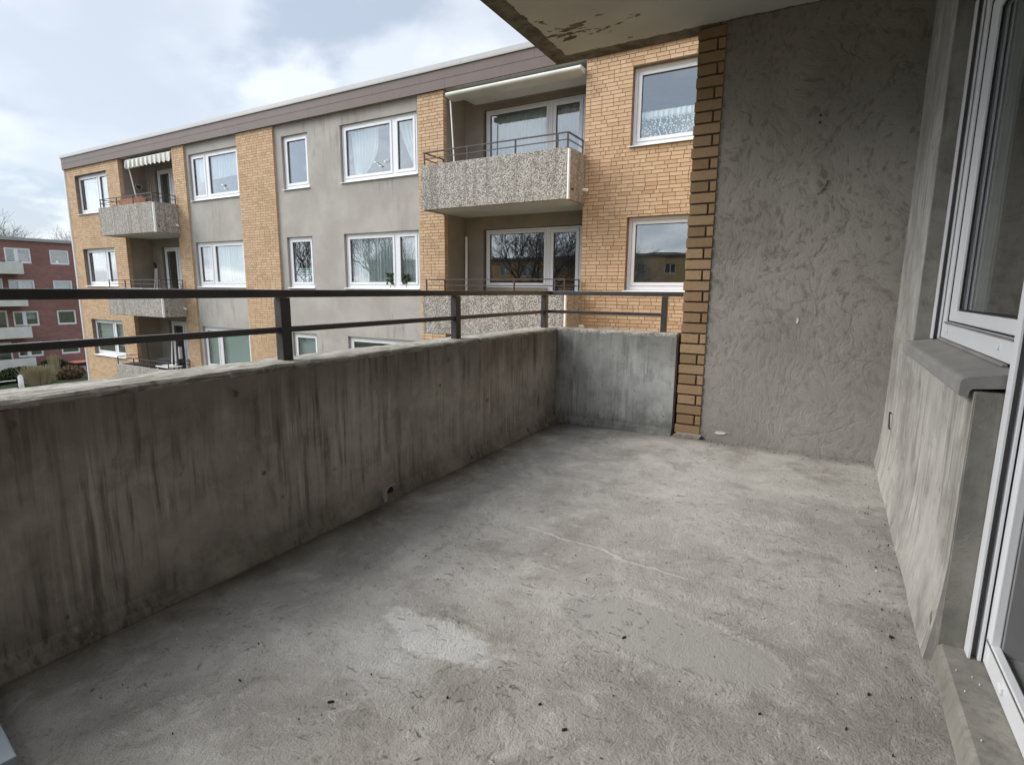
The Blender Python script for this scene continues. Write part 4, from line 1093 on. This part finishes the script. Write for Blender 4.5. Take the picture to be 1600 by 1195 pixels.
# ================================================================== OUR OWN BUILDING (seen at the edges and mirrored in the far windows)
t = thing('residential_wing', 'yellow brick wing of our own house that carries this balcony', 'building', (4, 5, GZ))
mb = MB(); mb.box(-.80, .7, 4.21, 11.2, GZ, 4.48); mb.box(-.80, -.56, 3.91, 4.209, GZ, 4.48); mb.box(-.655, 9, EY, 4.208, CE+.18, 4.48); mb.build('brick_wall', 'wing_brick', t)
mb = MB(); mb.box(.56, 9, -12, 3.635, CE+.18, 4.48); mb.box(.60, 9, -1.5, 3.635, GZ, -1.15); mb.build('upper_wall', 'render', t)
mb = MB(); mb.box(.56, 9, -14, -1.61, GZ, CE+.179); mb.build('brick_wall', 'wing_brick', t)
mb = MB(); mb.box(.45, 9.1, -14, 3.59, 4.485, 4.95); mb.box(-.86, .8, 3.6, 10.79, 4.485, 4.95); mb.build('roof_fascia', 'fascia', t)

# ================================================================== RED BRICK BLOCK beyond the yard
red = thing('apartment_building', 'red brick four-storey apartment block with cream balconies at the far left', 'building', (-66, 15, GZ))
XR_ = -60.
hol = []
for k in range(4):
    o_ = -2.66*k
    for base_ in (0,):
        hol += [(19.46+base_, 21.22+base_, 1.84+o_, 3.11+o_), (22.56+base_, 23.98+base_, 1.84+o_, 3.11+o_)]
    hol.append((16.2, 19.10, 1.2+o_, 3.2+o_))
mbt = MB(); wall(mbt, 4, 46, GZ-.5, 3.72, 0., .3, hol)
mb = MB(); mb.f = mbt.f; mb.t = mbt.t; mb.v = [(XR_-y, x, z) for (x, y, z) in mbt.v]
mb.build('brick_wall', 'red_brick', red, recalc=False)
mb = MB(); mb.box(-72, -61.9, 4, 46, GZ, 3.70); [mb.box(-61.89, XR_-.301, 4, 46, 1.1-2.66*k-.1, 1.1-2.66*k) for k in range(-1, 4)]; mb.build('inner_floors', 'interior', red)
mb = MB(); mb.box(-72.1, XR_+.12, 3.8, 46.2, 3.725, 3.98); mb.build('roof_edge', 'roofcap', red)
def red_window(y0, y1, z0, z1, split=None):
    mb = MB(); x = XR_-.10; wf = .11
    mb.box(x, x+.07, y0, y0+wf, z0, z1); mb.box(x, x+.07, y1-wf, y1, z0, z1); mb.box(x, x+.07, y0+wf, y1-wf, z0, z0+wf+.03); mb.box(x, x+.07, y0+wf, y1-wf, z1-wf, z1)
    if split: mb.box(x+.001, x+.071, split[0], split[1], z0+wf+.03, z1-wf)
    fr = mb.build('window', 'upvc', red)
    for (a, b) in ([(y0+wf, y1-wf)] if not split else [(y0+wf, split[0]), (split[1], y1-wf)]):
        g = MB(); g.box(x+.02, x+.03, a-.003, b+.003, z0+wf, z1-wf+.003); g.build('pane', 'glass', fr)
    return fr
for k in range(4):
    o_ = -2.66*k
    for base_ in (0,):
        red_window(19.46+base_, 21.22+base_, 1.84+o_, 3.11+o_, (20.10+base_, 20.36+base_)); red_window(22.56+base_, 23.98+base_, 1.84+o_, 3.11+o_)
    red_window(16.2, 19.10, 1.2+o_, 3.2+o_, (17.6, 17.8))
    mb = MB(); mb.box(XR_+.01, XR_+1.25, 12.0, 20.18, .92+o_, 1.0+o_); mb.box(XR_+1.17, XR_+1.25, 12.0, 20.18, 1.001+o_, 1.86+o_); mb.box(XR_+.01, XR_+1.169, 20.10, 20.18, 1.001+o_, 1.86+o_)
    p_ = mb.build('balcony', 'cream', red)
    mb = MB(); mb.box(XR_+1.12, XR_+1.165, 12.0, 20.1, 1.93+o_, 1.96+o_); [mb.box(XR_+1.12, XR_+1.16, y-.02, y+.02, 1.5+o_, 1.93+o_) for y in (12.1, 14, 16, 18, 20.05)]; mb.build('railing', 'rail_far', p_)
curtain('curtain', 'pale blind behind the second row right window of the red block', 22.7, 23.85, -.72, .35, XR_-.3, 3, .01, 'blind', axis='y')
curtain('curtain', 'pale blind behind the second row left window of the red block', 20.4, 21.1, -.72, .35, XR_-.3, 3, .01, 'curtain', axis='y')
curtain('curtain', 'half-drawn pale blind in the third row left window of the red block', 20.4, 21.1, -2.9, -2.3, XR_-.3, 3, .01, 'curtain', axis='y')
curtain('curtain', 'pale curtain in the top row left window of the red block', 20.45, 21.1, 1.95, 2.7, XR_-.3, 3, .01, 'curtain_dim', axis='y')
orn2 = MB(); orn2.tube((XR_-.14, 23.1, 1.98), (XR_-.14, 23.1, 2.2), .12, .06, 8)
tag(orn2.build('window_ornament', 'white_metal'), 'small white figure in the top right window of the red block', 'ornament')
mb = MB(); mb.prism([(22.7, 2.55), (23.2, 2.75), (23.75, 2.42), (23.8, 2.25), (23.2, 2.35), (22.7, 2.1)], 0, XR_-.18, XR_-.16)
tag(mb.build('dark_drape', 'rust', recalc=True), 'dark swagged drape in the top right window of the red block', 'curtain')

# ================================================================== mirrored in the windows: block behind the viewer
back = thing('apartment_building', 'long yellow brick block standing behind the viewer, seen mirrored in the far windows', 'building', (-20, -55, GZ))
hol = []
for k in range(4):
    for x in range(-70, 20, 9):
        hol += [(x, x+2.6, 2.2-2.75*k, 3.6-2.75*k), (x+5.2, x+6.8, 2.2-2.75*k, 3.6-2.75*k)]
mbt = MB(); wall(mbt, -74, 24, GZ, 4.5, 0., .3, hol)
mb = MB(); mb.f = [f[::-1] for f in mbt.f]; mb.t = mbt.t; mb.v = [(x, -54-y, z) for (x, y, z) in mbt.v]; mb.build('brick_wall', 'wing_brick', back)
mb = MB(); mb.box(-74, 24, -64, -56, GZ, 4.45); mb.build('inner_core', 'interior', back)
mb = MB(); mb.box(-74.2, 24.2, -64, -53.85, 4.5, 4.75); mb.build('roof_fascia', 'fascia', back)
mb = MB(); mb.box(-74.3, 24.3, -64, -53.8, 4.755, 5.05); mb.build('roof_edge', 'roofcap', back)
wproto = None
for (a, b, c, d) in hol:
    mb = MB(); y = -54.1; wf = .10
    mb.box(a, a+wf, y-.07, y, c, d); mb.box(b-wf, b, y-.07, y, c, d); mb.box(a+wf, b-wf, y-.07, y, c, c+wf); mb.box(a+wf, b-wf, y-.07, y, d-wf, d); mb.box((a+b)/2-.08, (a+b)/2+.08, y-.069, y-.001, c+wf, d-wf)
    fr = mb.build('window', 'upvc', back)
    mb = MB(); mb.box(a+wf, b-wf, y-.05, y-.04, c+wf, d-wf); mb.build('pane', 'glass', fr)

# ================================================================== trees, hedges, posts
def bare_tree(label, loc, height, seed, spread=.5, levels=5, group='bare winter trees'):
    rr = random.Random(seed); tr = MB(); tw = MB()
    root = thing('bare_tree', label, 'tree', loc, group)
    def grow(p, d, L, r, lv):
        segs = 3; q = p
        for i in range(segs):
            d = (d+Vector((rr.uniform(-1, 1), rr.uniform(-1, 1), rr.uniform(-.4, .7)))*.13).normalized()
            e = q+d*(L/segs); ra = r*(1-.28*i/segs); rb = r*(1-.28*(i+1)/segs)
            (tr if lv < 2 else tw).tube(q, e, ra, rb, 7 if lv < 2 else 4 if lv < 4 else 3, caps=False)
            if lv >= 1 and lv < levels and i > 0:
                for _ in range(2):
                    a = rr.uniform(0, 6.28); o = d.orthogonal().normalized(); o2 = d.cross(o)
                    nd_ = (d*rr.uniform(.55, .95)+(o*math.cos(a)+o2*math.sin(a))*rr.uniform(.45, .85)+Vector((0, 0, .18))).normalized()
                    if rr.random() < .75: grow(e, nd_, L*rr.uniform(.5, .72), rb*.58, lv+1)
            q = e
        if lv < levels:
            n = 4 if lv == 0 else 3
            for j in range(n):
                a = 6.28*j/n+rr.uniform(-.5, .5); o = d.orthogonal().normalized(); o2 = d.cross(o)
                nd_ = (d+(o*math.cos(a)+o2*math.sin(a))*rr.uniform(.35, .35+spread)).normalized()
                grow(q, nd_, L*rr.uniform(.62, .82), rb*.72, lv+1)
    grow(Vector(loc)-Vector((0, 0, .2)), Vector((0, 0, 1)), height*.31, height*.017, 0)
    tr.build('trunk', 'bark', root); tw.build('crown', 'twig', root)
    return root
bare_tree('bare tree rising behind the flat roof of the red block at the left frame edge', (-82, 26.0, GZ), 16.5, 21)
bare_tree('bare tree behind the red block right beside the yellow block corner', (-80, 34.2, GZ), 16.5, 34)
for i, (x, y, h, s) in enumerate(((-29, -30, 18, 41), (-23, -33, 16, 52), (-47, -28, 17, 63), (-66, -32, 18, 74), (1, -40, 15, 85))):
    bare_tree(('bare tree behind the viewer mirrored in the near middle balcony window', 'bare tree behind the viewer mirrored in the right-hand middle window', 'bare tree behind the viewer mirrored in the large middle window', 'bare tree behind the viewer mirrored in the left corner window', 'bare tree far behind the viewer near our own wing')[i], (x, y, GZ), h, s, levels=5)

def shrub(name, label, c, rx, ry, h, mat, n, seed, cat='shrub', upright=False):
    rr = random.Random(seed); mb = MB()
    t = thing(name, label, cat, (c[0], c[1], GZ))
    for _ in range(n):
        if upright:
            a = rr.uniform(0, 6.28); q = rr.random()**.5; x = c[0]+rx*.45*q*math.cos(a); y = c[1]+ry*.45*q*math.sin(a)
            L = h*rr.uniform(.6, 1.05); dx, dy = rx*.6*q*math.cos(a)*rr.random(), ry*.6*q*math.sin(a)*rr.random(); w_ = .035
            tt = rr.random()
            mb.quad((x-w_, y, GZ), (x+w_, y, GZ), (x+dx+w_*.2, y+dy, GZ+L), (x+dx-w_*.2, y+dy, GZ+L), tt); mb.quad((x, y-w_, GZ), (x, y+w_, GZ), (x+dx, y+dy+w_*.2, GZ+L), (x+dx, y+dy-w_*.2, GZ+L), tt)
        else:
            u = Vector((rr.gauss(0, 1), rr.gauss(0, 1), rr.gauss(0, 1))).normalized()*rr.uniform(.72, 1.0)*(1+.15*mnoise.noise(Vector((_*.37, 0, seed))))
            p = Vector((c[0]+u.x*rx, c[1]+u.y*ry, GZ+h*.5+u.z*h*.52))
            if p.z < GZ: p.z = GZ+.02
            a_ = Vector((rr.uniform(-1, 1), rr.uniform(-1, 1), rr.uniform(-1, 1))).normalized()*.09; b_ = a_.orthogonal().normalized()*.07
            mb.quad(tuple(p-a_), tuple(p-b_), tuple(p+a_), tuple(p+b_), rr.random())
    mb.build('foliage', mat, t)
    st = MB(); [st.tube((c[0]+rr.uniform(-.2, .2), c[1]+rr.uniform(-.2, .2), GZ-.05), (c[0]+rr.uniform(-.5, .5)*rx, c[1]+rr.uniform(-.5, .5)*ry, GZ+h*.6), .03, .015, 5) for _ in range(5)]
    st.build('stems', 'bark', t); return t
shrub('round_shrub', 'rounded rust-brown shrub on the lawn in front of the red block', (-56.0, 21.5, 0), .85, .95, 1.1, 'leaf_brown', 4000, 1)
shrub('round_shrub', 'dark evergreen shrub against the red block left of its corner', (-58.6, 21.3, 0), .8, 1.15, 1.5, 'leaf_dark', 4500, 2)
shrub('round_shrub', 'low dark hedge bush behind the straw-coloured grass clump', (-57.6, 18.6, 0), 1.0, 1.5, 1.2, 'leaf_dark', 4500, 3)
shrub('round_shrub', 'dark bush under the cream balcony at the left frame edge', (-57.0, 16.4, 0), .9, 1.2, 1.1, 'leaf_dark', 4000, 9)
shrub('ornamental_grass', 'tall straw-coloured grass clump left of the brown shrub', (-55.0, 18.9, 0), 1.0, 1.5, 1.5, 'leaf_straw', 800, 4, 'grass clump', True)
shrub('ornamental_grass', 'thin straw-coloured grass tuft right behind the tall grass clump', (-56.6, 20.6, 0), .6, .5, 2.1, 'leaf_straw', 160, 5, 'grass clump', True)
t = thing('gate_post', 'pale round-topped concrete post on the lawn at the lower left', 'post', (-47.6, 15.35, GZ))
mb = MB(); mb.tube((-47.6, 15.35, GZ-.1), (-47.6, 15.35, GZ+1.7), .15, .145, 16)
prev = (.145, 1.7)
for a in (25, 50, 72, 88):
    r_ = .145*math.cos(R(a)); z_ = 1.7+.14*math.sin(R(a)); mb.tube((-47.6, 15.35, GZ+prev[1]), (-47.6, 15.35, GZ+z_), prev[0], r_, 16, caps=(a == 88)); prev = (r_, z_)
mb.build('shaft', 'stone', t, smooth=True)
t = thing('wire_fence', 'low wire fence running left from the pale concrete post', 'fence', (-47.6, 13, GZ))
for z in (.35, .95, 1.5):
    mb = MB(); mb.tube((-47.6, 15.1, GZ+z), (-47.6, 5, GZ+z), .022, .022, 6); mb.build('rail', 'white_metal', t)
for y in (5, 8.3, 11.6):
    mb = MB(); mb.box(-47.65, -47.55, y-.05, y+.05, GZ, GZ+1.6); mb.build('post', 'stone', t)
t = thing('basement_entrance', 'small red roofed basement entrance at the foot of the red block beside the yellow corner', 'entrance', (-59.3, 23.6, GZ))
mb = MB(); mb.box(-59.95, -58.8, 22.9, 25.0, GZ+.95, GZ+1.05); mb.build('canopy', 'terracotta', t, bevel=.01)
mb = MB(); mb.box(-59.5, -59.3, 23.0, 24.0, GZ, GZ+.6); mb.build('side_wall', 'cream', t)
